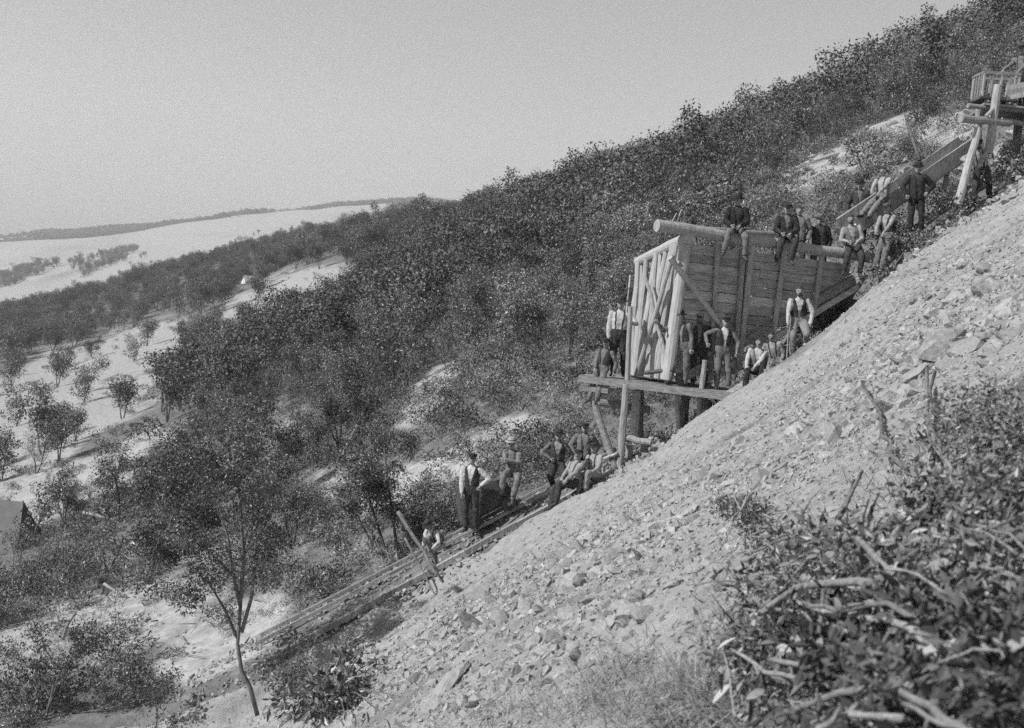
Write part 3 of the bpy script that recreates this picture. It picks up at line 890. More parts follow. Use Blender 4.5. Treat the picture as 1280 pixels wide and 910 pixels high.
for c in (-HW, HW):                                              # three boards a side
    for k in range(3):
        l = lambda f: ((prof[0][0] + (prof[3][0] - prof[0][0]) * f, prof[0][1] + (prof[3][1] - prof[0][1]) * f), (prof[1][0] + (prof[2][0] - prof[1][0]) * f, prof[1][1] + (prof[2][1] - prof[1][1]) * f))
        (a0, a1) = l(k / 3 + .008); (b0, b1) = l((k + 1) / 3 - .008)
        panel(sidep(*a0, c), sidep(*a1, c), sidep(*b1, c), sidep(*b0, c), th, 'side_board')
for (i0, i1) in ((0, 3), (1, 2)):
    for k in range(3):
        f0 = k / 3 + .01; f1 = (k + 1) / 3 - .01
        g = lambda f: (prof[i0][0] + (prof[i1][0] - prof[i0][0]) * f, prof[i0][1] + (prof[i1][1] - prof[i0][1]) * f)
        panel(sidep(*g(f0), -HW + .045), sidep(*g(f0), HW - .005), sidep(*g(f1), HW - .005), sidep(*g(f1), -HW + .045), th, 'end_board')
panel(sidep(-.70, .18, -HW), sidep(.66, .18, -HW), sidep(.66, .18, HW), sidep(-.70, .18, HW), -.05, 'floor')
for c in (-HW - .03, HW + .07):
    for t, t2, f in ((-.62, -.40, .95), (0, .04, .83), (.58, .52, .71)):
        mb = MB(); mb.beam(T(t, c, .16), T(t2, c, f), .03, .06, tuple(td)); mb.build('strap', M['iron'], truck)
mb = MB(); mb.beam(T(-.45, -HW, 1.0), T(.58, -HW, .735), .06, .05, tuple(tn)); mb.build('rim', M['grey_plank'], truck)
for t in (-.45, .45):
    mb = MB(); mb.tube([T(t, -HW - .12, .12), T(t, HW + .12, .12)], .03, 8); mb.build('axle', M['iron'], truck)
    for c in (-HW - .12, HW + .07):
        mb = MB(); mb.tube([T(t, c, .13), T(t, c + .06, .13)], .17, 18)
        wh = mb.build('wheel', M['iron'], truck)
        mb = MB(); mb.tube([T(t, c - .015, .13), T(t, c + .005, .13)], .05, 10); mb.build('hub', M['rail'], wh)

# --- upper chute ------------------------------------------------------------
ch0 = at(1072, 283, 31.2); ch1 = at(1226, 178, 32.4)
chute = empty('ore_chute', ch0, 'long plank ore chute sloping down behind the men on the upper slope', 'ore chute')
cd = (ch1 - ch0).normalized(); cs = Vector((-cd.y, cd.x, 0)).normalized(); cn = cd.cross(cs); cn = cn if cn.z > 0 else -cn
Lc = (ch1 - ch0).length
for a, b in ((0, .5), (.503, 1)):
    beam_part('side_plank', cd * Lc * a + cn * .04, cd * Lc * b + cn * .04, .05, .38, 'log', chute, tuple(cn), .012)
    beam_part('side_plank', cd * Lc * a + cs * .75 + cn * .04, cd * Lc * b + cs * .75 + cn * .04, .05, .38, 'log', chute, tuple(cn), .012)
for k in range(3):
    c = .125 + k * .25
    beam_part('floor_plank', cs * c - cn * .17, cd * Lc + cs * c - cn * .17, .235, .05, 'plank', chute, tuple(cn), .004)
for (a, b, Y) in (((1186, 205), (1180, 240), 32.2), ((1152, 222), (1148, 262), 32.0), ((1105, 262), (1102, 292), 31.8)):
    log_part('trestle_leg', at(*a, Y) - ch0, at(*b, Y) - ch0, .06, .07, 'log', chute, 7, 2, .01)

# --- loading stage at the head of the chute -----------------------------------
stg = empty('loading_stage', at(1235, 190, 31.5), 'rough log staging at the head of the ore chute', 'staging')
SL = stg.location.copy()
log_part('post', at(1248, 106, 31.2) - SL, at(1235, 192, 31.2) - SL, .10, .115, 'pale_log', stg, 10, 5, .012)
log_part('post', at(1223, 160, 30.9) - SL, at(1197, 256, 30.7) - SL, .085, .11, 'pale_log', stg, 10, 5, .015)
log_part('post', at(1224, 134, 31.6) - SL, at(1222, 190, 31.6) - SL, .09, .09, 'log', stg, 9, 3, .01)
log_part('post', at(1275, 130, 32.4) - SL, at(1268, 220, 32.4) - SL, .10, .12, 'bark', stg, 9, 3, .01)
log_part('cross_log', at(1201, 148, 30.7) - SL, at(1262, 154, 31.4) - SL, .10, .09, 'log', stg, 10, 4, .01)
log_part('cross_log', at(1210, 132, 31.3) - SL, at(1300, 140, 32.0) - SL, .06, .06, 'log', stg, 8, 4, .01)
log_part('cross_log', at(1252, 150, 31.5) - SL, at(1310, 158, 32.4) - SL, .07, .07, 'plank', stg, 8, 4, .01)
log_part('brace', at(1232, 146, 31.0) - SL, at(1249, 128, 31.25) - SL, .05, .045, 'pale_log', stg, 8, 3, .01)
dz0 = at(1245, 131, 31.4).z
for k in range(8):
    a = at(1228, 131, 31.5); 
    y = a.y + k * .26
    beam_part('deck_plank', Vector((a.x + .05 * k, y, dz0)) - SL, Vector((a.x + 3.0, y, dz0 + .02)) - SL, .24, .05, 'grey_plank', stg)
mb = MB(); 
for k in range(3):
    beam_part('stop_board', at(1258, 122 - k * 6, 31.35) - SL, at(1310, 112 - k * 6, 31.35) - SL, .05, .13, 'pale_log', stg)
# slatted tip truck on the stage
tt0 = Vector((at(1222, 131, 31.9).x, 31.75, dz0 + .04))
tipt = empty('tip_truck', tt0, 'small slatted truck on top of the loading stage', 'ore truck')
w, d, h = .95, .75, .62
def bx(name, p, q, ww, hh, mat='grey_plank', up=(0, 0, 1)): return beam_part(name, p, q, ww, hh, mat, tipt, up, .004)
for y in (0, d):
    bx('top_rail', Vector((0, y, .18 + h)), Vector((w, y, .22 + h)), .06, .07)
    bx('bottom_rail', Vector((0, y, .2)), Vector((w, y, .2)), .06, .08, 'truck')
    for k in range(5):
        bx('slat', Vector((.03 + k * (w - .06) / 4, y, .2)), Vector((.03 + k * (w - .06) / 4, y, .16 + h)), .07, .035, 'pale_log' if k % 2 == 0 else 'grey_plank', (1, 0, 0))
for x_ in (0.02, w - .02):
    bx('top_rail', Vector((x_, 0, .19 + h)), Vector((x_, d, .19 + h)), .05, .06)
    for k in range(4):
        bx('slat', Vector((x_, .1 + k * .18, .2)), Vector((x_, .1 + k * .18, .16 + h)), .035, .08, 'grey_plank', (0, 1, 0))
bx('floor', Vector((0, d / 2, .17)), Vector((w, d / 2, .17)), d, .05, 'truck')
for x_ in (.2, w - .2):
    for y in (.02, d - .02):
        mb = MB(); mb.tube([(x_, y - .03, .1), (x_, y + .03, .1)], .1, 12); wh = mb.build('wheel', M['iron'], tipt)
        mb = MB(); mb.tube([(x_, y - .045, .1), (x_, y + .045, .1)], .03, 8); mb.build('hub', M['rail'], wh)

# --- tents --------------------------------------------------------------------
def tent(name, base_px, Y, wpx, hgt, length, yaw, mat, label, inset=0.0):
    b = at(*base_px, Y); b.z = gz1(b.x, b.y)
    t = empty(name, b, label, 'tent'); t.rotation_euler = (0, 0, yaw)
    hw = wpx / 2
    N = 8
    def roof(sgn, nm):
        vs = []; fs = []
        for i in range(N + 1):
            x0_ = -length / 2 + length * i / N
            sag = .10 * math.sin(math.pi * i / N)
            for j in range(5):
                f = j / 4
                x = min(x0_, length / 2 - inset * (1 - f))
                y = sgn * hw * f; z = hgt * (1 - f) - sag * (1 - f * .6) - .07 * math.sin(math.pi * f) * hgt * .5
                vs.append((x, y, z)); 
        k = len(vs)
        vs += [(v[0], v[1] - sgn * .012, v[2] - .012) for v in vs]
        for i in range(N):
            for j in range(4):
                a = i * 5 + j; fs += [(a, a + 1, a + 6, a + 5), (k + a, k + a + 5, k + a + 6, k + a + 1)]
        mb = MB(); mb.add(vs, fs); mb.build(nm, mat, t, True)
    roof(1, 'roof_side'); roof(-1, 'roof_side')
    for e in (-1, 1):
        x = e * (length / 2 - .04)
        xi = x - (inset if e > 0 else 0)
        mb = MB(); mb.add([(x, -hw * .97, 0), (x, hw * .97, 0), (xi, 0, hgt * .96), (x - e * .015, -hw * .97, 0), (x - e * .015, hw * .97, 0), (xi - e * .015, 0, hgt * .96)], [(0, 1, 2), (5, 4, 3), (0, 3, 4, 1), (1, 4, 5, 2), (2, 5, 3, 0)])
        mb.build('end_flap', mat, t)
        xp = e * (length / 2 - .02) - (inset if e > 0 else 0)
        mb = MB(); mb.tube([(xp, 0, -.1), (xp, 0, hgt + .02)], .03, 6); mb.build('pole', M['log'], t)
    return t
tent('ridge_tent', (-10, 668), 57.5, 3.2, 2.75, 5.0, R(-14), M['canvas'], 'dark grey canvas ridge tent at the left edge of the clearing', .95)
tent('ridge_tent', (312, 336), 322, 2.6, 2.3, 3.0, R(40), M['white_canvas'], 'tiny white tent far off on the wooded near ridge')
# ------------------------------------------------------------------ people
def cloth(name, lo, hi): return simple_mat(name, lo * .75, hi * 1.15, 11.0, .95, .1, .6, .25)
CL = {'white': cloth('white_shirt_cloth', .40, .52), 'pale': cloth('pale_cloth', .22, .32), 'mid': cloth('grey_cloth', .12, .19), 'dark': cloth('dark_cloth', .035, .065), 'black': cloth('black_cloth', .022, .04),
      'moleskin': cloth('moleskin_cloth', .19, .28), 'boot': simple_mat('boot_leather', .025, .06, 12, .6, .4), 'skin': simple_mat('weathered_skin', .20, .27, 14, .65, .35), 'hair': simple_mat('dark_hair', .02, .045, 30, .6, .3),
      'eye': simple_mat('eye_and_socket_shade', .02, .03, 5, .3, .5), 'felt_dark': cloth('dark_felt', .025, .05), 'felt_grey': cloth('grey_felt', .10, .16), 'felt_pale': cloth('pale_felt', .24, .34)}
def ik(a, b, l1, l2, pole):
    d = b - a; L = d.length
    if L > (l1 + l2) * .995: b = a + d.normalized() * (l1 + l2) * .995; d = b - a; L = d.length
    x = (l1 * l1 - l2 * l2 + L * L) / (2 * L); h = math.sqrt(max(0, l1 * l1 - x * x))
    u = d.normalized(); p = pole - u * pole.dot(u)
    p = p.normalized() if p.length > 1e-4 else Vector((0, -1, 0))
    return a + u * x + p * h, b
def ellip(mb, c, ax, ay, az, rx, ry, rz, n=10, m=7, mi=0):
    vs = []; fs = []
    for i in range(m + 1):
        th = math.pi * i / m
        for k in range(n):
            ph = 2 * math.pi * k / n
            vs.append(c + ax * (rx * math.sin(th) * math.cos(ph)) + ay * (ry * math.sin(th) * math.sin(ph)) + az * (rz * math.cos(th)))
    for i in range(m):
        for k in range(n):
            fs.append((i * n + k, (i + 1) * n + k, (i + 1) * n + (k + 1) % n, i * n + (k + 1) % n))
    mb.add(vs, fs, mi)
def seg_dist(P, a, b, ra, rb):
    a = np.array(a); b = np.array(b); ab = b - a
    t = np.clip(((P - a) @ ab) / (ab @ ab + 1e-9), 0, 1)
    return np.linalg.norm(P - (a + t[:, None] * ab), axis=1) - (ra + (rb - ra) * t)
TMP = bpy.data.scenes and SC
def person(label, pel, neck, yaw=0.0, feet=None, hands=None, knees=None, elbows=None, head=(0, 0), k=1.0, shirt='white', sleeve=None, trousers='dark', hat='cap', hatmat='felt_dark', vest=None, coat=None,
           beard=False, toes=None, bare_arm=False, group='mine workers posing on the workings'):
    """pel, neck: world points; yaw 0 faces the camera, positive turns to the left of the picture; feet, hands: world targets, picture left first"""
    root = empty('person', pel, label, 'person', group)
    O = Vector(pel)
    pel = Vector(); neck = Vector(neck) - O
    Tn = neck.normalized(); neck = Tn * .53 * k
    f = Vector((-math.sin(yaw), -math.cos(yaw), 0)); s = Tn.cross(f).normalized(); f = s.cross(Tn).normalized()
    fh = Vector((f.x, f.y, 0)).normalized()
    hips = [pel - s * .095 * k, pel + s * .095 * k]
    sh = [neck - Tn * .075 * k - s * .185 * k, neck - Tn * .075 * k + s * .185 * k]
    segs = []                                           # label, a, b, ra, rb
    mb = MB()
    rings = [(-.12, .12, .10), (-.05, .172, .125), (.03, .175, .13), (.13, .168, .125), (.26, .176, .13), (.38, .186, .125), (.455, .160, .10), (.505, .095, .08), (.54, .06, .062)]
    vs = []; fs = []; n = 14
    for (h, w_, d_) in rings:
        for q in range(n):
            an = 2 * math.pi * q / n
            ca, sa = math.cos(an), math.sin(an)
            vs.append(Tn * h * k + s * (w_ * k * math.copysign(abs(ca) ** .85, ca)) + f * (d_ * k * math.copysign(abs(sa) ** .85, sa)))
    for i in range(len(rings) - 1):
        for q in range(n): fs.append((i * n + q, i * n + (q + 1) % n, (i + 1) * n + (q + 1) % n, (i + 1) * n + q))
    fs += [tuple(range(n - 1, -1, -1)), tuple((len(rings) - 1) * n + q for q in range(n))]
    mb.add(vs, fs)
    # head
    hy, hp = head
    Hm = Matrix.Rotation(-hy, 3, 'Z')
    hf = (Hm @ fh); hu = (Vector((0, 0, 1)) + Tn * .5).normalized(); hs = hu.cross(hf).normalized(); hf = hs.cross(hu)
    if hp:
        rq = Quaternion(hs, -hp); hf = rq @ hf; hu = rq @ hu
    hc = neck + Tn * .035 * k + hu * .105 * k + hf * .03 * k
    mb.tube([neck - Tn * .06 * k, neck + Tn * .05 * k, hc - hu * .03 * k], [.062 * k, .056 * k, .055 * k], 10)
    ellip(mb, hc + hu * .025 * k - hf * .01 * k, hs, hf, hu, .083 * k, .103 * k, .103 * k)
    ellip(mb, hc - hu * .045 * k + hf * .025 * k, hs, hf, hu, .064 * k, .072 * k, .078 * k)
    mb.tube([hc + hf * .08 * k + hu * .03 * k, hc + hf * .112 * k - hu * .018 * k], [.010 * k, .019 * k], 6)
    ellip(mb, hc + hf * .088 * k - hu * .052 * k, hs, hf, hu, .026 * k, .013 * k, .012 * k, 8, 5)
    for sg in (-1, 1): ellip(mb, hc + hs * sg * .08 * k, hf, hs, hu, .022 * k, .012 * k, .034 * k, 8, 5)
    segs += [('head', hc - hu * .05 * k, hc + hu * .05 * k, .085 * k, .1 * k), ('neck', neck, neck + Tn * .06 * k, .058 * k, .055 * k), ('torso', pel + Tn * .14 * k, neck - Tn * .1 * k, .14 * k, .15 * k), ('pelvis', pel - Tn * .06 * k, pel + Tn * .05 * k, .15 * k, .15 * k)]
    feet = feet or [None, None]; hands = hands or [None, None]; knees = knees or [None, None]; elbows = elbows or [None, None]; toes = toes or [None, None]
    fingers = MB()
    for i, sg in enumerate((-1, 1)):
        ft = feet[i]
        ft = (Vector(ft) - O) if ft is not None else hips[i] + Vector((0, 0, -.84 * k)) + s * sg * .06 * k
        kp = Vector(knees[i]) if knees[i] is not None else f + s * sg * .12
        kn, an = ik(hips[i], ft, .43 * k, .42 * k, kp)
        mid = hips[i].lerp(kn, .45)
        mb.tube([hips[i] + (hips[i] - kn).normalized() * .05 * k, mid, kn], [.102 * k, .098 * k, .082 * k], 10)
        ellip(mb, kn, s, f, Tn, .078 * k, .078 * k, .078 * k, 8, 6)
        mb.tube([kn, kn.lerp(an, .4), kn.lerp(an, .93)], [.078 * k, .076 * k, .072 * k], 10); mb.tube([kn.lerp(an, .8), an], [.055 * k, .05 * k], 8)
        td_ = Vector(toes[i]) if toes[i] is not None else fh + s * sg * .3
        td_.normalize()
        up_ = Vector((0, 0, 1)) if abs(td_.z) < .8 else -fh
        heel = an - td_ * .05 * k - up_ * .045 * k; toe = an + td_ * .17 * k - up_ * .055 * k
        mb.tube([an, an - up_ * .03 * k, an - up_ * .055 * k], [.05 * k, .052 * k, .05 * k], 8)
        mb.tube([heel, heel.lerp(toe, .5) + up_ * .012 * k, toe], [.042 * k, .048 * k, .036 * k], 8, flat=.85)
        segs += [('thigh', hips[i], kn, .095 * k, .066 * k), ('shin', kn, kn.lerp(an, .93), .078 * k, .072 * k), ('foot', heel, toe, .045 * k, .04 * k), ('foot', an - up_ * .02 * k, an - up_ * .06 * k, .05 * k, .05 * k)]
        hd = hands[i]
        hd = (Vector(hd) - O) if hd is not None else sh[i] + Vector((0, 0, -.50 * k)) + s * sg * .09 * k + f * .06 * k
        ep = Vector(elbows[i]) if elbows[i] is not None else s * sg * .7 - f * .7
        el, wr = ik(sh[i], hd, .295 * k, .26 * k, ep)
        mb.tube([sh[i] - (el - sh[i]).normalized() * .02 * k, sh[i].lerp(el, .5), el], [.07 * k, .066 * k, .058 * k], 9)
        ellip(mb, sh[i], s, f, Tn, .07 * k, .07 * k, .065 * k, 8, 6)
        ellip(mb, el, s, f, Tn, .056 * k, .056 * k, .056 * k, 8, 5)
        mb.tube([el, el.lerp(wr, .4), wr], [.056 * k, .054 * k, .040 * k], 9)
        hdv = (wr - el).normalized(); hdv = (hdv + Vector((0, 0, -.35))).normalized()
        sd = hdv.cross(f); sd = sd.normalized() if sd.length > .1 else s
        pn_ = hdv.cross(sd)
        pe = wr + hdv * .085 * k
        mb.tube([wr, wr + hdv * .045 * k, pe], [.032 * k, .042 * k, .04 * k], 8, flat=.62)
        for q in range(4):
            b = pe + sd * (q - 1.5) * .019 * k - hdv * .01 * k
            ln = (.068, .078, .074, .058)[q] * k
            fingers.tube([b, b + hdv * ln * .5 + pn_ * .008 * k, b + hdv * ln * .78 + pn_ * .034 * k], [.0095 * k, .009 * k, .007 * k], 6)
        b = wr + hdv * .03 * k - sd * .034 * k
        fingers.tube([b, b + hdv * .03 * k - sd * .024 * k, b + hdv * .062 * k - sd * .028 * k + pn_ * .012 * k], [.012 * k, .0105 * k, .008 * k], 6)
        segs += [('uarm', sh[i], el, .068 * k, .05 * k), ('farm', el, wr - hdv * .01 * k, .05 * k, .035 * k), ('hand', wr + hdv * .02 * k, pe + hdv * .03 * k, .036 * k, .04 * k)]
    # fuse into one skin
    me0 = mb.mesh('tmp', []) if False else bpy.data.meshes.new('tmp')
    me0.from_pydata(mb.v, [], mb.f)
    ob = bpy.data.objects.new('tmp', me0); COL.objects.link(ob)
    md = ob.modifiers.new('r', 'REMESH'); md.mode = 'VOXEL'; md.voxel_size = .0155 * k; md.adaptivity = 0
    ms = ob.modifiers.new('s', 'SMOOTH'); ms.factor = .5; ms.iterations = 3
    bpy.context.view_layer.update()
    me = bpy.data.meshes.new_from_object(ob.evaluated_get(bpy.context.evaluated_depsgraph_get()))
    bpy.data.objects.remove(ob); bpy.data.meshes.remove(me0)
    nv = len(me.vertices); V = np.empty(nv * 3); me.vertices.foreach_get('co', V); V = V.reshape(-1, 3)
    Nn = np.empty(nv * 3); me.vertices.foreach_get('normal', Nn); Nn = Nn.reshape(-1, 3)
    polys = np.array([tuple(p.vertices) if len(p.vertices) == 4 else tuple(p.vertices) + (p.vertices[0],) for p in me.polygons])
    FC = V[polys].mean(1)
    names = [sg_[0] for sg_ in segs]
    D = np.stack([seg_dist(FC, *[tuple(x_) if isinstance(x_, Vector) else x_ for x_ in sg_[1:]]) for sg_ in segs], 1)
    lab = np.array(names)[D.argmin(1)]
    sleeve = sleeve or shirt
    slots = ['skin', shirt, trousers, 'boot', sleeve, 'eye']
    mi = np.zeros(len(polys), int)
    mi[np.isin(lab, ['torso'])] = 1; mi[np.isin(lab, ['pelvis', 'thigh', 'shin'])] = 2; mi[lab == 'foot'] = 3
    mi[lab == 'uarm'] = 4; mi[lab == 'farm'] = 0 if bare_arm else 4
    # folds in the cloth
    clothv = np.zeros(nv, bool); clothv[np.unique(polys[(mi == 1) | (mi == 2) | (mi == 4)])] = True
    nz = fbm(V[:, 0] * 13 + V[:, 1] * 7, V[:, 2] * 11 - V[:, 1] * 9, 3, 3)
    V2 = V + Nn * (nz * .016 * k * clothv)[:, None]
    me.vertices.foreach_set('co', V2.ravel())
    for m_ in slots: me.materials.append(CL[m_])
    me.polygons.foreach_set('material_index', mi.astype(np.int32)); me.polygons.foreach_set('use_smooth', np.ones(len(polys), bool))
    # add fingers to the body mesh, and eyes enlarged to paint in socket shade
    for sg in (-1, 1): ellip(fingers, hc + hf * .078 * k + hs * sg * .031 * k + hu * .018 * k, hs, hf, hu, .019 * k, .012 * k, .011 * k, 6, 4, 5)
    bm = bmesh.new(); bm.from_mesh(me)
    vv = [bm.verts.new(v) for v in fingers.v]
    for fc, m_ in zip(fingers.f, fingers.m):
        try: q = bm.faces.new([vv[i_] for i_ in fc]); q.material_index = m_; q.smooth = True
        except ValueError: pass
    bm.to_mesh(me); bm.free(); me.name = 'body'
    link(bpy.data.objects.new('body', me), root)
    def shell(name, sel, mat, off):
        pol = polys[sel]
        if len(pol) < 4: return
        bm = bmesh.new(); u = np.unique(pol); mp = {int(i_): bm.verts.new(V2[i_] + Nn[i_] * off) for i_ in u}
        for p in pol:
            try: bm.faces.new([mp[int(i_)] for i_ in dict.fromkeys(p.tolist())]).smooth = True
            except ValueError: pass
        bmesh.ops.smooth_vert(bm, verts=bm.verts, factor=.4, use_axis_x=True, use_axis_y=True, use_axis_z=True)
        bm.normal_update()
        fr_ = bm.faces[:]; back = {v: bm.verts.new(v.co - v.normal * .008) for v in bm.verts[:]}
        edges_ = [e_ for e_ in bm.edges if e_.is_boundary]
        for q_ in fr_: bm.faces.new([back[v] for v in reversed(q_.verts)]).smooth = True
        for e_ in edges_:
            try: bm.faces.new([e_.verts[1], e_.verts[0], back[e_.verts[0]], back[e_.verts[1]]])
            except ValueError: pass
        m2 = bpy.data.meshes.new(name); bm.to_mesh(m2); bm.free(); m2.materials.append(CL[mat]); m2.polygons.foreach_set('use_smooth', [True] * len(m2.polygons))
        link(bpy.data.objects.new(name, m2), root)
    hT = (FC @ np.array(Tn)); fF = FC @ np.array(f); sS = FC @ np.array(s)
    strip = (fF > .02 * k) & (np.abs(sS) < (.022 + (.07 if vest else .045) * np.clip((hT / k - .2) / .3, 0, 1)) * k)
    if vest: shell('waistcoat', (lab == 'torso') & ~strip & (hT > .03 * k), vest, .014)
    if not vest and not coat: shell('braces', (lab == 'torso') & (np.abs(np.abs(sS) - (.062 + .03 * np.clip(hT / k / .5, 0, 1)) * k) < .016 * k) & (hT > .02 * k), 'dark', .006)
    if coat: shell('coat', (np.isin(lab, ['torso', 'uarm', 'farm']) | ((lab == 'pelvis') & (hT > -.08))) & ~strip, coat, .018)
    # hair, beard, hat
    hb = MB(); ellip(hb, hc + hu * .028 * k - hf * .012 * k, hs, hf, hu, .085 * k, .104 * k, .104 * k, 14, 10)
    keepf = []
    for fc in hb.f:
        c_ = sum((Vector(hb.v[i_]) for i_ in fc), Vector()) / len(fc) - hc
        if c_.dot(hu) > .055 * k or (c_.dot(hf) < -.01 * k and c_.dot(hu) > -.055 * k): keepf.append(fc)
    hb.f = keepf; hb.m = [0] * len(keepf); hb.build('hair', CL['hair'], root, True)
    rf = random.Random(label).random()
    if not beard and rf < .55:
        bb = MB(); ellip(bb, hc + hf * .098 * k - hu * .036 * k, hs, hf, hu, .042 * k, .014 * k, .013 * k, 8, 5); bb.build('moustache', CL['hair'], root, True)
    if not beard and rf > .82: beard = True
    if beard:
        bb = MB(); ellip(bb, hc - hu * .075 * k + hf * .05 * k, hs, hf, hu, .055 * k, .05 * k, .05 * k, 10, 7); ellip(bb, hc + hf * .093 * k - hu * .036 * k, hs, hf, hu, .04 * k, .014 * k, .012 * k, 8, 5)
        bb.build('beard', CL['hair'], root, True)
    top = hc + hu * .078 * k - hf * .008 * k
    if hat:
        hm = MB()
        if hat == 'hat':
            prof = [(.165, -.012), (.165, -.002), (.10, .006), (.095, .07), (.082, .095), (.04, .10), (.0, .088)]
        elif hat == 'bowler':
            prof = [(.135, .008), (.13, .0), (.097, .0), (.095, .05), (.075, .085), (.04, .102), (.0, .106)]
        else:
            prof = [(.094, -.02), (.1, .01), (.112, .03), (.09, .045), (.05, .052), (.0, .05)]
        n = 16; vs = []; fs = []
        for (r_, h_) in prof:
            for q in range(n):
                an = 2 * math.pi * q / n
                vs.append(top + hs * (r_ * k * math.cos(an) * .92) + hf * (r_ * k * math.sin(an) * 1.12) + hu * ((h_ + (.012 * math.cos(2 * an) if hat == 'hat' and r_ > .12 else 0)) * k))
        for i_ in range(len(prof) - 1):
            for q in range(n): fs.append((i_ * n + q, i_ * n + (q + 1) % n, (i_ + 1) * n + (q + 1) % n, (i_ + 1) * n + q))
        hm.add(vs, fs)
        if hat == 'cap':
            vs = []
            for q in range(7):
                an = math.pi * (.18 + .64 * q / 6)
                vs += [top + hs * (.09 * k * math.cos(an)) + hf * (.1 * k * math.sin(an)) + hu * (-.012 * k), top + hs * (.09 * k * math.cos(an)) + hf * ((.1 + .075 * math.sin(an)) * k) + hu * (-.03 * k)]
            nb_ = len(vs); vs += [v - hu * .006 for v in vs]
            fs = []
            for q in range(6): a_ = q * 2; fs += [(a_, a_ + 1, a_ + 3, a_ + 2), (nb_ + a_, nb_ + a_ + 2, nb_ + a_ + 3, nb_ + a_ + 1), (a_ + 1, nb_ + a_ + 1, nb_ + a_ + 3, a_ + 3)]
            pk = MB(); pk.add(vs, fs)
        ho = hm.build('hat' if hat != 'cap' else 'cap', CL[hatmat], root, True)
        if hat == 'cap': pk.build('peak', CL['felt_dark'], ho, True)
        else:
            bd = MB(); n = 16; vs = []
            for h_ in (.010, .030):
                for q in range(n):
                    an = 2 * math.pi * q / n; vs.append(top + hs * (.1025 * k * math.cos(an) * .92) + hf * (.1025 * k * math.sin(an) * 1.12) + hu * (h_ * k))
            bd.add(vs, [(q, (q + 1) % n, n + (q + 1) % n, n + q) for q in range(n)]); bd.build('hat_band', CL['black'], ho, True)
    root['pelvis_height'] = 0.0
    del root['pelvis_height']
    return root
def gf(px, py, Y, up=.095):
    p = at(px, py, Y); p.z = hz1(p.x, p.y) + up
    return p
def deckf(px, py, Y):
    p = at(px, py, Y); p.z = pz + .055 + .095
    return p
DOWN = Vector((0, -.35, -1))
def logseat(px, py, d=.02):
    return wall(px, py) + bn * d
MEN = dict()
# lower group by the ore truck
person('man in white shirt and dark waistcoat standing at the downhill end of the ore truck', at(588, 612, 28.3), at(590, 582, 28.3), R(8), [gf(583, 664, 28.25, .12), gf(596, 660, 28.3, .12)], [at(577, 621, 28.1), at(601, 607, 28.1)], elbows=[Vector((-1, .6, 0)), Vector((1, .3, -.2))], shirt='white', vest='dark', trousers='dark', hat='cap', head=(-.1, .05), k=1.06)
person('man in light hat sitting on top of the ore truck with folded arms', at(642, 590, 28.85), at(640, 562, 28.8), R(18), [at(626, 616, 28.4), at(641, 622, 28.4)], [at(645, 576, 28.55), at(634, 574, 28.5)], knees=[Vector((-.3, -1, .6)), Vector((.2, -1, .6))], elbows=[Vector((-1, -.2, -.6)), Vector((1, -.2, -.6))], shirt='mid', trousers='mid', hat='hat', hatmat='felt_pale', toes=[Vector((-.5, -1, -.5)), Vector((0, -1, -.6))])
person('man in dark felt hat standing with his hand on his hip by the upper rail', at(696, 579, 29.6), at(698, 551, 29.55), R(5), [gf(690, 622, 29.6), gf(704, 620, 29.6)], [at(688, 573, 29.4), at(709, 580, 29.5)], elbows=[Vector((-1, .15, -.1)), Vector((1, .6, 0))], shirt='pale', sleeve='mid', vest='dark', trousers='dark', hat='hat')
person('man in dark cap standing behind the two seated men below the platform', at(729, 569, 30.2), at(731, 541, 30.2), R(10), [gf(723, 612, 30.2), gf(736, 608, 30.2)], [at(718, 568, 30.0), at(741, 569, 30.2)], elbows=[Vector((-1, .4, 0)), None], shirt='mid', coat='mid', trousers='dark', hat='cap')
person('man in cap sitting on the slope beside the rails leaning back', at(714, 604, 28.05), at(722, 577, 28.2), R(52), [gf(688, 632, 27.8), gf(695, 630, 27.7)], [at(700, 601, 27.8), at(704, 603, 27.7)], knees=[Vector((-.5, -.3, 1)), Vector((-.5, -.4, 1))], shirt='pale', trousers='dark', hat='cap', head=(-.5, .1), toes=[Vector((-1, -.3, -.3)), Vector((-1, -.4, -.3))])
person('man in round cap sitting on the slope nearest the platform post', at(744, 595, 28.35), at(743, 571, 28.4), R(42), [gf(724, 613, 28.1), gf(731, 614, 28.0)], [at(732, 590, 28.1), at(738, 592, 28.0)], knees=[Vector((-.5, -.5, 1)), Vector((-.4, -.6, 1))], shirt='pale', trousers='moleskin', hat='cap', head=(-.3, 0), toes=[Vector((-1, -.5, -.3)), Vector((-1, -.6, -.3))], k=.96)
person('crouching figure in pale clothes beside the rails below the truck', at(547, 676, 28.8), at(541, 664, 28.6), R(40), [gf(538, 692, 28.6, .12), gf(550, 690, 28.6, .12)], [at(528, 686, 28.3), at(540, 686, 28.3)], knees=[Vector((-.6, -1, .8)), Vector((.1, -1, .8))], shirt='white', trousers='pale', hat='hat', hatmat='felt_dark', k=.85, head=(0, -.5))
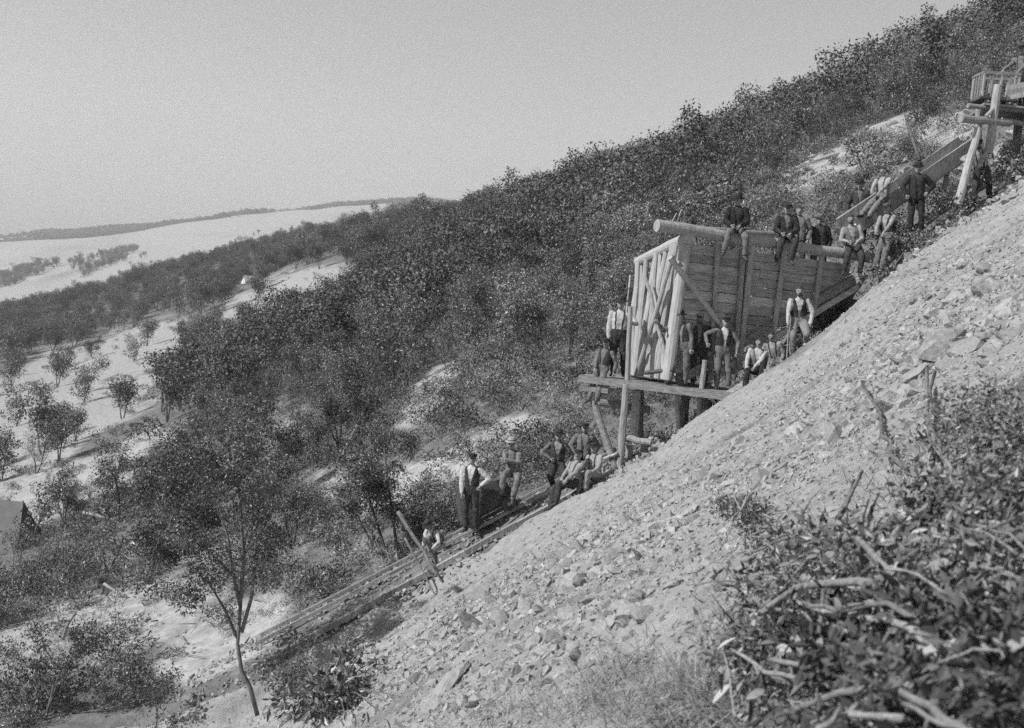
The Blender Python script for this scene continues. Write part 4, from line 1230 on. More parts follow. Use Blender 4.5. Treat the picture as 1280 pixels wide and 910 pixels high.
# on the platform
person('tall man in white shirt standing at the outer end of the platform', at(773, 418, 29.75), at(776, 386, 29.75), R(8), [deckf(766, 475, 29.7), deckf(779, 475, 29.75)], [at(759, 436, 29.6), at(787, 403, 29.35)], elbows=[Vector((-1, .5, 0)), Vector((1, .3, -.5))], shirt='white', trousers='dark', hat='hat', vest=None, k=1.1, head=(.1, 0))
person('boy sitting on the platform edge with his legs hanging down', at(752, 461, 29.5), at(757, 438, 29.55), R(25), [at(735, 503, 29.3), at(746, 499, 29.25)], [at(743, 463, 29.3), at(767, 466, 29.4)], knees=[Vector((-.5, -1, .4)), Vector((0, -1, .4))], shirt='mid', vest='dark', trousers='mid', hat='cap', k=.92, toes=[Vector((-.7, -.6, -.4)), Vector((-.3, -1, -.4))])
person('man in dark clothes reaching out to the pale slabs of the bin mouth', at(854, 432, 28.95), at(851, 403, 28.95), R(25), [deckf(836, 480, 28.8), deckf(856, 484, 28.95)], [at(823, 404, 28.75), at(864, 436, 28.8)], elbows=[Vector((-.2, .2, -1)), Vector((1, .5, 0))], shirt='pale', sleeve='mid', vest='dark', trousers='mid', hat='hat', head=(.4, 0), bare_arm=False)
person('man in white cap and dark coat standing on the platform', at(873, 434, 29.3), at(874, 406, 29.3), R(0), [deckf(866, 482, 29.25), deckf(881, 484, 29.25)], [at(862, 446, 29.15), at(887, 446, 29.15)], shirt='mid', coat='dark', trousers='dark', hat='cap', hatmat='felt_pale')
person('man in open dark waistcoat and cap standing at the inner end of the platform', at(903, 438, 29.15), at(906, 410, 29.15), R(-5), [deckf(895, 488, 29.1), deckf(910, 489, 29.1)], [at(884, 428, 29.0), at(921, 440, 29.0)], elbows=[Vector((-1, .3, -.2)), Vector((1, .5, 0))], shirt='white', sleeve='mid', vest='black', trousers='mid', hat='cap', hatmat='felt_dark')
person('young man in white sleeves sitting on the spoil beside the ramp plank', at(944, 462, 28.75), at(948, 436, 28.7), R(8), [gf(931, 484, 28.25), gf(950, 477, 28.25)], [at(931, 470, 28.4), at(939, 464, 28.3)], knees=[Vector((-.4, -1, .7)), Vector((.1, -1, .8))], elbows=[Vector((-1, .3, -.1)), Vector((1, .2, 0))], shirt='white', vest='mid', trousers='black', hat=None, k=.95)
person('man half hidden behind the young man in white sleeves', at(969, 452, 29.4), at(965, 428, 29.4), R(18), [gf(958, 475, 28.9), gf(972, 470, 28.9)], None, knees=[Vector((-.3, -1, .8)), Vector((.2, -1, .8))], shirt='pale', trousers='moleskin', hat=None, k=.9)
man15 = person('bareheaded man in white shirt and black waistcoat standing on the spoil crest', at(998, 401, 28.15), at(999, 372, 28.1), R(6), [gf(989, 446, 28.0), gf(1004, 442, 28.15)], [at(985, 404, 27.9), at(1013, 405, 28.0)], elbows=[Vector((-1, .5, -.2)), Vector((1, .1, .1))], shirt='white', vest='black', trousers='moleskin', hat=None, beard=True)
# on the top log of the bin
for (lb, px, pyp, pyn, nx_, fl, fr, kw) in (
    ('man in dark coat and hat sitting on the left part of the top log', 919, 288, 262, 922, (905, 314), (931, 320), dict(shirt='dark', coat='black', trousers='mid', hat='hat', head=(.5, -.05))),
    ('man in dark cap sitting on the middle of the top log', 982, 298, 272, 984, (971, 326), (989, 325), dict(shirt='mid', coat='black', trousers='dark', hat='cap')),
    ('bareheaded man in pale jacket sitting on the right end of the top log', 1065, 309, 284, 1064, (1055, 338), (1075, 342), dict(shirt='pale', coat=None, vest='mid', trousers='dark', hat=None))):
    pe = logseat(px, pyp); Y = pe.y
    person(lb, pe + Vector((0, -.06, .02)), at(nx_, pyn, Y - .1), R(12), [at(fl[0], fl[1], Y - .42), at(fr[0], fr[1], Y - .42)], [at(px - 5, pyp - 7, Y - .35), at(px + 6, pyp - 6, Y - .35)],
           knees=[Vector((-.2, -1, .5)), Vector((.2, -1, .5))], toes=[Vector((-.4, -1, -.4)), Vector((.3, -1, -.4))], **kw)
person('bareheaded man standing behind the top log', at(998, 297, 31.7), at(999, 270, 31.7), R(10), None, None, shirt='mid', coat='mid', trousers='dark', hat=None)
person('man in broad hat standing behind the top log further right', at(1024, 308, 31.9), at(1024, 281, 31.9), R(0), None, None, shirt='dark', coat='dark', trousers='dark', hat='hat', hatmat='felt_grey')
# on the upper slope
person('man in cap reclining on rocks at the right end of the bin', at(1110, 295, 30.9), at(1109, 269, 30.9), R(48), [gf(1082, 318, 30.5), gf(1092, 318, 30.4)], [at(1093, 294, 30.5), at(1103, 293, 30.5)], knees=[Vector((-.6, -.4, .8)), Vector((-.5, -.6, .9))], shirt='pale', vest='dark', trousers='mid', hat='cap', hatmat='felt_grey', toes=[Vector((-1, -.4, -.2)), Vector((-1, -.5, -.2))])
person('man in dark clothes and hat standing beside the ore chute', at(1146, 245, 31.0), at(1147, 218, 31.0), R(12), [gf(1138, 288, 30.9), gf(1153, 288, 31.0)], [at(1133, 243, 30.85), at(1159, 240, 30.9)], elbows=[Vector((-1, .3, 0)), Vector((1, .4, 0))], shirt='dark', coat='black', trousers='black', hat='hat')
person('man in pale shirt sitting on the side of the ore chute', at(1103, 247, 31.55), at(1104, 222, 31.6), R(45), [at(1077, 268, 31.2), at(1086, 270, 31.1)], [at(1088, 242, 31.2), at(1094, 246, 31.1)], knees=[Vector((-.6, -.3, 1)), Vector((-.5, -.5, 1))], shirt='pale', trousers='mid', hat=None, k=.97)
person('man in dark hat behind the lower end of the ore chute', at(1076, 263, 32.4), at(1075, 238, 32.4), R(20), None, None, shirt='mid', coat='dark', trousers='dark', hat='hat', k=.97)
person('man in checked pale shirt bending beside the long leaning post', at(1227, 212, 31.3), at(1223, 186, 31.1), R(20), [gf(1217, 252, 31.3), gf(1235, 254, 31.4)], [at(1211, 202, 30.9), at(1221, 210, 30.9)], shirt='pale', trousers='dark', hat='cap', head=(0, -.1))
person('man at the top right edge reaching towards the slatted truck', at(1279, 96, 32.35), at(1278, 70, 32.3), R(50), [Vector((at(1272, 137, 32.3).x, 32.2, dz0 + .12)), Vector((at(1284, 137, 32.4).x, 32.5, dz0 + .12))], [at(1249, 92, 32.15), at(1268, 96, 32.0)], elbows=[Vector((0, .2, -1)), None], shirt='mid', trousers='dark', hat='cap')
# things held
st = MB(); st.tube([at(983.5, 447, 27.85), at(985, 420, 27.88), at(986, 398, 27.9)], [.014, .013, .016], 7)
tag(st.build('walking_stick', M['log']), 'thin walking stick in the hand of the bareheaded man on the spoil', 'stick')
# ------------------------------------------------------------------ stones of the heap
def hit(px, py, y0=1.5, y1=29):
    """where the sight line through this spot of the photograph meets the ground"""
    Ys = np.linspace(y0, y1, 900)
    d = ray(px, py); d = d / d[1]
    z = d[2] * Ys - heap_fast(d[0] * Ys, Ys)
    i = np.argmax(z < 0)
    if not (z < 0).any(): i = len(Ys) - 1
    return Vector((d[0] * Ys[i], Ys[i], float(heap_fast(d[0] * Ys[i], Ys[i]))))
def coarse(px, py):
    """how coarse the spoil lies: fines under the crest, blocks lower down"""
    g = lambda cx, cy, rx, ry, rot: np.exp(-((((px - cx) * math.cos(R(rot)) + (py - cy) * math.sin(R(rot))) / rx) ** 2 + ((-(px - cx) * math.sin(R(rot)) + (py - cy) * math.cos(R(rot))) / ry) ** 2))
    return np.clip(1.0 * g(700, 765, 330, 85, -32) + .8 * g(1130, 480, 220, 60, -35) + .7 * g(1250, 440, 120, 60, -20) + .5 * g(560, 850, 160, 60, -20) + .45 * g(1200, 330, 160, 45, -36) + .10, 0, 1)
N0 = 170000
sy = rng.uniform(2.5, 29.5, N0); sx = sy * rng.uniform(-.5, .48, N0)
szz = hz(sx, sy); spx, spy = proj(sx, sy, szz)
ok = (heap_s(sx, sy) > .5) & (spx > -40) & (spx < 1330) & (spy < 960) & (spy > 150)
w = coarse(spx, spy) * (1 + .9 * fbm(sx * .6, sy * .6, 91, 3))
ok &= rng.uniform(size=N0) < np.clip(w * 1.2, .2, 1)
sx, sy, szz, spx, spy, w = [a[ok] for a in (sx, sy, szz, spx, spy, w)]
size = (.011 + .045 * rng.uniform(size=len(sx)) ** 4 * (.3 + w)) * (1 + 1.4 * (rng.uniform(size=len(sx)) < .035 * w) * rng.uniform(.5, 1.6, len(sx)))
size *= np.clip(sy / 13, .55, 1.35)
app = size / sy
idx = np.argsort(-app)
LUMP = [lump_mesh('stone', np.random.default_rng(700 + k), 1, 'stone', 2, [.62, .75, .5, .85, .55, .7][k]) for k in range(6)]
for me_ in LUMP:
    me_.polygons.foreach_set('use_smooth', [False] * len(me_.polygons))
nbig = 0
def stone(x, y, z, s, rz=None, tilt=.5, sc=(1, 1, 1), m=None):
    o = link(bpy.data.objects.new('stone', m or LUMP[random.randrange(6)]), spoil)
    o.location = (x, y, z); o.scale = (s * sc[0], s * sc[1], s * sc[2])
    o.rotation_euler = (random.uniform(-tilt, tilt), random.uniform(-tilt, tilt) - .5, random.uniform(0, 6.28) if rz is None else rz)
    return o
# the blocks one can tell apart
for (px, py, wpx, sc) in ((598, 790, 66, (1, .7, .75)), (560, 858, 72, (1.2, .6, .5)), (720, 822, 46, (1.1, .6, .8)), (625, 775, 40, (1, .8, .8)), (690, 800, 36, (1, .7, .7)), (650, 840, 34, (1, .7, .7)), (575, 740, 26, (1, .8, .8)),
                          (742, 752, 30, (1, .7, .7)), (800, 700, 34, (1.4, .5, .5)), (770, 716, 30, (1.2, .6, .6)), (845, 690, 22, (1, .7, .7)), (675, 765, 26, (1, .7, .8)), (610, 830, 30, (1, .8, .6)), (540, 800, 30, (1, .8, .6)), (760, 795, 32, (1, .7, .7)),
                          (660, 745, 24, (1, 1, 1)), (705, 775, 30, (1.2, .7, .6)), (735, 835, 30, (1, .7, .6)), (795, 755, 24, (1, .8, .7)), (640, 700, 14, (1, 1, .7)), (1120, 500, 26, (1, .7, .9)), (1100, 505, 20, (1, .8, .9)), (1220, 430, 22, (1.4, .7, .4)), (1250, 425, 26, (1.4, .7, .4)),
                          (1235, 445, 30, (1.6, .7, .35)), (1150, 520, 22, (1, .8, .7)), (1200, 480, 20, (1.3, .7, .5)), (530, 828, 24, (1, .8, .6)), (585, 812, 36, (1, .8, .7)), (480, 850, 24, (1, .8, .6))):
    h = hit(px, py); s = wpx / F * h.y * .62
    stone(h.x, h.y, h.z + s * .02, s, None, .35, sc); nbig += 1
for i in idx[:300 - nbig]:
    stone(sx[i], sy[i], szz[i] + size[i] * .02, size[i] * 1.3)
rest = idx[300 - nbig:]
cube = np.array([(-1, -1, -.7), (1, -1, -.7), (1, 1, -.7), (-1, 1, -.7), (-1, -1, .7), (1, -1, .7), (1, 1, .7), (-1, 1, .7)], float)
cf = np.array([(3, 2, 1, 0), (4, 5, 6, 7), (0, 1, 5, 4), (1, 2, 6, 5), (2, 3, 7, 6), (3, 0, 4, 7)])
def rubble(name, x, y, z, s, mat, parent):
    n = len(x)
    c = cube[None] * rng.uniform(.45, 1.15, (n, 8, 3)) * rng.uniform(.4, 1.4, (n, 1, 3))
    q = rng.normal(size=(n, 4)); q /= np.linalg.norm(q, axis=1)[:, None]
    a, b, c_, d = q.T
    Rm = np.stack([np.stack([1 - 2 * (c_ ** 2 + d ** 2), 2 * (b * c_ - a * d), 2 * (b * d + a * c_)], -1), np.stack([2 * (b * c_ + a * d), 1 - 2 * (b ** 2 + d ** 2), 2 * (c_ * d - a * b)], -1), np.stack([2 * (b * d - a * c_), 2 * (c_ * d + a * b), 1 - 2 * (b ** 2 + c_ ** 2)], -1)], 1)
    v = np.einsum('nij,nkj->nki', Rm, c) * s[:, None, None] * .8 + np.stack([x, y, z + s * .0], -1)[:, None]
    f = cf[None] + (np.arange(n) * 8)[:, None, None]
    o = link(bpy.data.objects.new(name, mesh_np(name, v.reshape(-1, 3), f.reshape(-1, 4), [mat])), parent)
    o['kind'] = 'stuff'
    return o
rubble('rubble', sx[rest], sy[rest], szz[rest], size[rest], M['rubble'], spoil)
# spilled stone on the bed of the incline and along the back of the crest
bx_ = rng.uniform(-6.6, 4.2, 2600); by_ = (lm.y + ld.y / ld.x * (bx_ - lm.x)) + rng.uniform(-.5, 2.3, 2600)
bs_ = .015 + .07 * rng.uniform(size=2600) ** 3
rubble('rubble', bx_, by_, gz(bx_, by_), bs_, M['rubble'], spoil)
bx_ = rng.uniform(2, 14, 2200); by_ = crest_y(bx_) + rng.uniform(.2, 2.2, 2200)
rubble('rubble', bx_, by_, hz(bx_, by_), .02 + .13 * rng.uniform(size=2200) ** 3, M['rubble'], spoil)
# sticks and chips strewn over the hillside
q_ = place(26.5, 60, .55, .3, .8); q_ = q_[rng.uniform(size=len(q_)) < .42]; n = len(q_)
an = rng.uniform(0, 6.28, n); L_s = rng.uniform(.12, .9, n) * rng.uniform(.4, 1, n); dv = np.stack([np.cos(an), np.sin(an), rng.uniform(-.1, .5, n)], -1)
p0 = q_[:, :3] + np.array([0, 0, .03]); e0 = p0 + dv * L_s[:, None]
e0[:, 2] = np.maximum(e0[:, 2], gz(e0[:, 0], e0[:, 1]) + .02)
sd = np.cross(dv, np.array([0, 0, 1.])); sd /= np.linalg.norm(sd, axis=1)[:, None] + 1e-9; r_ = rng.uniform(.006, .028, n)[:, None]; up_ = np.array([[0, 0, 1.]]) * r_
vv = np.stack([p0 - sd * r_, p0 + sd * r_, p0 + up_ * 1.6, e0 - sd * r_ * .5, e0 + sd * r_ * .5, e0 + up_ * .8], 1).reshape(-1, 3); k_ = (np.arange(n) * 6)[:, None]
qq = np.concatenate([k_ + np.array([[0, 1, 4, 3]]), k_ + np.array([[1, 2, 5, 4]]), k_ + np.array([[2, 0, 3, 5]])])
tag(link(bpy.data.objects.new('fallen_sticks', mesh_np('fallen_sticks', vv, qq, [M['dead_wood']]))), 'bleached sticks and chips strewn over the hillside', kind='stuff')
# scattered rocks of the upper clearing, the bank behind the truck and the foot of the slope
ROCK = [lump_mesh('rock', np.random.default_rng(800 + k), 1, 'rock', 2, .7) for k in range(4)]
def rock_at(x, y, s):
    o = link(bpy.data.objects.new('rock', ROCK[random.randrange(4)]), hillside)
    o.location = (x, y, gz1(x, y) + s * .1); o.scale = (s * random.uniform(.7, 1.5), s * random.uniform(.6, 1.1), s * random.uniform(.5, .9)); o.rotation_euler = (random.uniform(-.4, .4), random.uniform(-.7, .1), random.uniform(0, 6.28))
def hitg(px, py):
    Ys = np.linspace(29.5, 150, 1500); d = ray(px, py); d = d / d[1]
    z = d[2] * Ys - gz(d[0] * Ys, Ys); i = int(np.argmax(z < 0)) if (z < 0).any() else 0
    return d[0] * Ys[i], Ys[i]
for (cx, cy, rx, ry, n, s0, s1) in ((1090, 180, 120, 45, 64, .15, .7), (1010, 220, 50, 30, 18, .15, .6), (1190, 235, 60, 30, 46, .1, .4), (1130, 290, 50, 30, 36, .1, .4), (1262, 200, 20, 40, 30, .15, .55), (560, 580, 70, 40, 18, .06, .2), (540, 500, 40, 30, 8, .08, .3), (120, 800, 120, 60, 60, .05, .2), (230, 820, 60, 30, 24, .05, .16)):
    for _ in range(n):
        x, y = hitg(random.gauss(cx, rx * .5), random.gauss(cy, ry * .5))
        rock_at(x, y, random.uniform(s0, s1) * .7)

# ------------------------------------------------------------------ single trees and bushes
def spot(px, py, Y):
    p = at(px, py, Y); p.z = hz1(p.x, p.y); return p
# crooked tree on the near side of the incline
def shaped_tree(base, stems, tips, label, mat='leaf_dark', leaf=.1, per=140, name='scrub_tree', rad=.34, seed=5, cat='tree'):
    """stems: list of polylines (points, r0, r1); tips: list of (point, radius)"""
    e = empty(name, base, label, cat); rg = np.random.default_rng(seed)
    mb = MB()
    for pts, r0, r1 in stems:
        pts = [Vector(p) - base for p in pts]
        mb.tube(pts, [r0 + (r1 - r0) * i / (len(pts) - 1) for i in range(len(pts))], 7, True, 0, 1, .1)
    mb.build('trunk', M['bark'], e, True)
    c = np.array([tuple(Vector(p) - base) for p, r in tips]); r = np.array([r for p, r in tips])
    v, q = leaf_cloud(c, r, per, leaf, leaf * .42, rg=rg)
    link(bpy.data.objects.new('crown', mesh_np('crown', v, q, [M[mat]])), e)
    return e
Y = 25.2
b = spot(327, 882, Y)
A = lambda px, py, dy=0: at(px, py, Y + dy)
stems = [([b + Vector((0, 0, -.1)), A(313, 860), A(302, 838), A(297, 805), A(301, 755)], .05, .036), ([A(300, 757), A(292, 720), A(285, 670), A(262, 610)], .04, .015), ([A(302, 790), A(315, 745), A(318, 700), A(322, 640)], .045, .018),
         ([A(298, 800), A(280, 760), A(262, 730), A(225, 690)], .035, .012), ([A(300, 756), A(305, 700), A(300, 620), A(290, 560)], .045, .015), ([A(292, 720), A(262, 690, .2), A(225, 640, .4)], .035, .012), ([A(300, 700), A(330, 660, -.3), A(350, 620, -.4)], .03, .01)]
tp = [(A(random.gauss(x, sx_), random.gauss(y, sy_), random.uniform(-.8, .8)), random.uniform(.2, .42)) for (x, y, sx_, sy_, n) in ((245, 590, 30, 30, 9), (285, 560, 25, 25, 8), (225, 640, 25, 30, 8), (250, 690, 30, 25, 8), (320, 640, 18, 35, 6), (200, 700, 15, 25, 4), (310, 700, 18, 20, 3), (215, 560, 25, 25, 5), (240, 740, 20, 20, 6), (270, 660, 35, 35, 9), (190, 650, 18, 30, 5), (335, 680, 15, 30, 4)) for _ in range(n)]
shaped_tree(b, stems, tp, 'crooked many stemmed tree leaning on the near side of the lower incline', per=210, leaf=.085)
Y2 = 30.3
b2 = spot(487, 716, Y2); A2 = lambda px, py, dy=0: at(px, py, Y2 + dy)
stems = [([b2, A2(482, 690), A2(470, 650), A2(455, 600)], .06, .025), ([b2 + Vector((.12, 0, 0)), A2(497, 690), A2(490, 640), A2(480, 560)], .055, .02), ([b2 + Vector((-.15, .1, 0)), A2(470, 690), A2(445, 640)], .04, .015)]
tp = [(A2(random.gauss(x, 18), random.gauss(y, 20), random.uniform(-.7, .7)), random.uniform(.2, .4)) for (x, y, n) in ((455, 600, 9), (480, 560, 8), (440, 630, 7), (490, 620, 6), (470, 650, 5), (445, 555, 4)) for _ in range(n)]
shaped_tree(b2, stems, tp, 'dense dark tree standing on the bank left of the ore truck', per=240, leaf=.085, seed=6)
for (px, py, Y_, s, k_, lb) in ((52, 905, 26.8, .72, 6, 'low dark bush in the bottom left corner'), (130, 690, 38, 1.0, 2, 'broad dark tree in front of the tent clearing'), (205, 640, 44, 1.05, 0, 'tall leafy tree right of the tent clearing'),
                            (365, 700, 35, .8, 1, 'leafy tree above the upper rail left of the dense dark tree'), (45, 590, 86, .9, 3, 'lone tree in the pale clearing above the tent'), (195, 915, 25.6, .45, 2, 'small leafy bush at the bottom edge left of the incline foot')):
    p = spot(px, py, Y_); tr, cr = PROTO[k_]
    scrub_tree(tr, cr, p, random.uniform(0, 6), s, lb, name='scrub_tree' if 'tree' in lb else 'bush', cat='tree' if 'tree' in lb else 'bush')
# dead limbs lying and leaning about
def dead_branch(pix, r0, r1, label, mat='dead_wood', twigs=0, name='dead_branch', cat='branch', g=None):
    pts = [at(*p) for p in pix]
    e = pts[0]; mb = MB()
    # more points along the way for crookedness
    P = []
    for i in range(len(pts) - 1):
        for k in range(3): P.append(pts[i].lerp(pts[i + 1], k / 3))
    P.append(pts[-1])
    L = (pts[-1] - pts[0]).length
    P = [p + Vector((random.uniform(-1, 1), random.uniform(-1, 1), random.uniform(-1, 1))) * L * .008 - e for p in P]
    n = len(P)
    mb.tube(P, [r0 + (r1 - r0) * i / (n - 1) for i in range(n)], 8, True, 0, 1, .12)
    for _ in range(twigs):
        i = random.randrange(1, n - 1); d = (P[i] - P[i - 1]).normalized(); dv = (d + Vector((random.uniform(-1, 1), random.uniform(-.5, .5), random.uniform(-.3, 1))) * .8).normalized()
        l = L * random.uniform(.08, .2); mid = P[i] + dv * l * .5 + Vector((0, 0, random.uniform(-.03, .03)))
        mb.tube([P[i], mid, P[i] + dv * l + Vector((0, 0, random.uniform(-.05, .05)))], [r1 * .9, r1 * .6, r1 * .3], 5)
    o = mb.build(name, M[mat], None, True); o.location = e
    return tag(o, label, cat, g)
dead_branch([(498, 640, 28.3), (530, 690, 27.6), (546, 720, 27.0)], .05, .03, 'dark crooked stick leaning across the incline rails', 'bark', 1)
dead_branch([(506, 672, 27.5), (525, 708, 27.2), (548, 752, 26.3)], .03, .018, 'thin forked stick fallen across the lower rail', 'bark', 1)
dead_branch([(425, 575, 44.5), (445, 535, 45), (462, 500, 45.6)], .07, .04, 'pale dead trunk standing in the gully scrub', 'dead_wood', 2)
dead_branch([(395, 690, 36), (430, 668, 36.2), (440, 655, 36.4)], .05, .03, 'bleached fallen log in the scrub above the upper rail', 'dead_wood', 1)
dead_branch([(130, 730, 36.5), (150, 742, 36.2), (160, 748, 36)], .05, .03, 'pale fallen stick on the slope below the tent', 'dead_wood', 2)
dead_branch([(78, 800, 31.5), (85, 780, 31.6), (95, 765, 31.8)], .05, .03, 'short pale stump on the lower left slope', 'dead_wood', 3)
dead_branch([(105, 640, 57), (140, 650, 56), (175, 640, 56)], .09, .05, 'pale fallen trunk beside the tent clearing', 'dead_wood', 2)
dead_branch([(1150, 200, 35), (1136, 160, 36), (1130, 140, 36.2)], .05, .02, 'dead leaning stem above the ore chute', 'bark', 2)
dead_branch([(1160, 205, 33.2), (1185, 200, 33), (1205, 180, 32.9)], .06, .04, 'pale bent pole lying over the chute', 'dead_wood', 0)
dead_branch([(290, 676, 37), (300, 690, 36.8), (318, 700, 36.5)], .05, .03, 'pale broken limb among the trees above the incline', 'dead_wood', 0)
# ------------------------------------------------------------------ brush on the near right
def near_pt(px, py, up=0.0, back=0.0):
    h = hit(px, py); d = h.normalized()
    return h * (1 - up / max(h.length, .1) * 1.0) + Vector((0, 0, 0)) if up else h
def pull(px, py, f):
    """a point on the sight line a little in front of the ground there"""
    h = hit(px, py); return h * f
def near_branch(pix, r0, r1, label, f=.9, mat='dead_wood', twigs=2):
    if not isinstance(f, (list, tuple)): f = f - .06
    kk = min(1.0, max(.5, hit(*pix[len(pix) // 2]).y / 5.0)); r0 *= kk; r1 *= kk
    pts = [(px, py, pull(px, py, f if not isinstance(f, (list, tuple)) else f[i]).y) for i, (px, py) in enumerate(pix)]
    return dead_branch(pts, r0, r1, label, mat, twigs, g=None)
near_branch([(965, 742), (1040, 766), (1106, 774), (1165, 806), (1205, 858)], .008, .016, 'long pale branch arching across the middle of the brush pile', .86)
near_branch([(1001, 753), (1046, 762), (1109, 752), (1150, 780)], .007, .012, 'pale twig crossing over the long arching branch', .84)
near_branch([(925, 760), (1000, 768), (1062, 795)], .006, .010, 'thin pale twig at the left of the brush pile', .88)
near_branch([(962, 824), (1010, 832), (1062, 830)], .008, .011, 'short pale stick low in the brush pile', .84)
near_branch([(975, 892), (1050, 866), (1106, 857)], .009, .014, 'curved pale branch near the bottom of the brush pile', .80)
near_branch([(1083, 812), (1109, 857), (1160, 886), (1225, 925)], .010, .016, 'forked branch running to the bottom edge of the brush', .80)
near_branch([(1020, 912), (1063, 893), (1128, 898)], .010, .013, 'pale branch end at the bottom edge of the picture', .80)
near_branch([(1056, 656), (1103, 700), (1134, 748)], .010, .016, 'straight pale stick sloping into the brush pile', .85)
near_branch([(1076, 590), (1052, 640), (1026, 684)], .010, .014, 'upright pale stick at the top of the brush pile', [.84, .87, .95])
near_branch([(1066, 600), (1046, 650), (1030, 690)], .008, .011, 'thinner stick beside the upright pale stick', [.85, .88, .95])
near_branch([(952, 765), (995, 734), (1062, 727), (1090, 728)], .012, .016, 'thick curved branch at the left of the brush pile', .86)
near_branch([(1168, 590), (1192, 640), (1230, 660), (1300, 672)], .012, .022, 'dark crooked branch at the right edge of the picture', [.85, .87, .88, .88], 'bark', 2)
near_branch([(1195, 655), (1225, 672), (1262, 668)], .008, .012, 'small dark branch below the crooked one at the right', .88, 'bark', 2)
near_branch([(1073, 478), (1108, 545), (1130, 584)], .012, .018, 'thin dark stick standing out of the spoil', [.86, .92, .985], 'bark', 0)
near_branch([(1160, 460), (1164, 520), (1170, 575)], .014, .022, 'bare upright pole on the spoil above the brush', [.84, .92, .985], 'dead_wood', 0)
near_branch([(1166, 466), (1171, 530), (1182, 600)], .012, .02, 'second bare pole close beside the upright one', [.85, .92, .985], 'bark', 1)
near_branch([(915, 812), (958, 840), (1000, 850)], .006, .009, 'thin stick in the dark of the brush pile left side', .86)
near_branch([(1180, 560), (1196, 600), (1210, 640)], .010, .014, 'grey stick leaning by the dark crooked branch', .9, 'dead_wood', 2)
near_branch([(1130, 880), (1180, 905), (1230, 918)], .008, .010, 'pale twig at the bottom right of the brush', .78)
near_branch([(940, 690), (985, 672), (1030, 664)], .007, .010, 'pale twig along the upper edge of the brush', .9)
near_branch([(1010, 700), (985, 730), (955, 762)], .006, .010, 'bent twig above the thick curved branch', .87)
def stick_label(cx, cy, l, an):
    a = 'short' if l < 65 else 'long' if l > 105 else 'middling'
    b = 'level' if abs(an) < .3 else 'falling to the right' if an > 0 else 'rising to the right'
    u = 'upper' if cy < 735 else 'lower' if cy > 830 else 'middle'
    w = 'left' if cx < 1020 else 'right' if cx > 1150 else 'centre'
    return a + ' dead stick ' + b + ' in the ' + u + ' ' + w + ' of the brush pile'
for _ in range(34):
    cx = random.uniform(905, 1270); cy = random.uniform(650, 915)
    if (cy - 600) * .72 + (cx - 1050) * .5 < -40: continue
    an = random.gauss(.45, .6); l = random.uniform(40, 130)
    p0 = (cx - math.cos(an) * l / 2, cy - math.sin(an) * l / 2); p2 = (cx + math.cos(an) * l / 2, cy + math.sin(an) * l / 2); p1 = (cx + random.uniform(-6, 6), cy - random.uniform(2, 16))
    o = near_branch([p0, p1, p2], random.uniform(.002, .004), random.uniform(.004, .008), stick_label(cx, cy, l, an), random.uniform(.82, .93), 'dead_wood', random.randint(2, 4)); o['group'] = 'loose sticks of the brush pile'
# a curved leaf to share
def leaf_mesh(name, L, Wd, mat):
    vs = []; fs = []
    n = 6
    for i in range(n + 1):
        t = i / n; w = Wd * math.sin(math.pi * min(.98, t * .93 + .04)) ** .8 * .5
        z = -.22 * L * t * t; 
        vs += [(L * t, -w, z + .12 * w), (L * t, 0, z), (L * t, w, z + .12 * w)]
    for i in range(n):
        a = i * 3; fs += [(a, a + 1, a + 4, a + 3), (a + 1, a + 2, a + 5, a + 4)]
    k = len(vs); vs += [(v[0], v[1], v[2] - .0012) for v in vs]
    fs += [tuple(k + i for i in reversed(f)) for f in fs]
    mb = MB(); mb.add(vs, fs); return mb.mesh(name, M[mat], True)
LEAF = [leaf_mesh('leaf', .075, .026, 'dead_leaf'), leaf_mesh('leaf', .06, .024, 'dead_leaf'), leaf_mesh('leaf', .085, .03, 'leaf_pale'), leaf_mesh('leaf', .07, .03, 'leaf')]
def brush_bush(px, py, f, label, nleaf, spreadpx, kinds, fol='leaf_dark', nf=260, leaf=.05, name='brush_bush', stems=5, fr=.16, cat='bush', ht=.22):
    h = hit(px, py); e = empty(name, h, label, cat); s = h.y / F
    mb = MB(); ends = []
    for i in range(stems):
        q = pull(px + random.gauss(0, spreadpx * .6), py + random.gauss(-spreadpx * .3, spreadpx * .4), f + random.uniform(-.05, .04)) - h
        m_ = q * .5 + Vector((random.uniform(-.04, .04), 0, .06))
        mb.tube([Vector((random.uniform(-.03, .03), 0, -.03)), m_, q], [.009, .007, .003], 6); ends += [q, m_]
    mb.build('stem', M['bark'], e, True)
    c = []; 
    for i in range(10): c.append(tuple(ends[random.randrange(len(ends))] + Vector((random.gauss(0, .05), random.gauss(0, .05), random.gauss(0, .04)))))
    v, q = leaf_cloud(np.array(c), np.full(len(c), fr), nf // 10, leaf, leaf * .4, droop=.1)
    link(bpy.data.objects.new('foliage', mesh_np('foliage', v, q, [M[fol]])), e)
    for i in range(nleaf):
        c_ = pull(px + random.gauss(0, spreadpx * .75), py + random.gauss(0, spreadpx * .5), f + random.uniform(-.06, .05)) - h
        o = link(bpy.data.objects.new('leaf', LEAF[random.choice(kinds)]), e)
        o.location = c_; o.rotation_euler = (random.uniform(-.9, .9), random.uniform(-.6, 1.3), random.uniform(0, 6.28)); sc = random.uniform(.7, 1.3); o.scale = (sc,) * 3
    return e
brush_bush(960, 775, .86, 'withered leafy twigs hanging at the left of the brush pile', 40, 44, [0, 1, 2], 'leaf_pale', 400)
brush_bush(1010, 700, .88, 'tangle of pale narrow leaves at the top of the brush pile', 40, 48, [0, 1, 2], 'leaf_pale', 600)
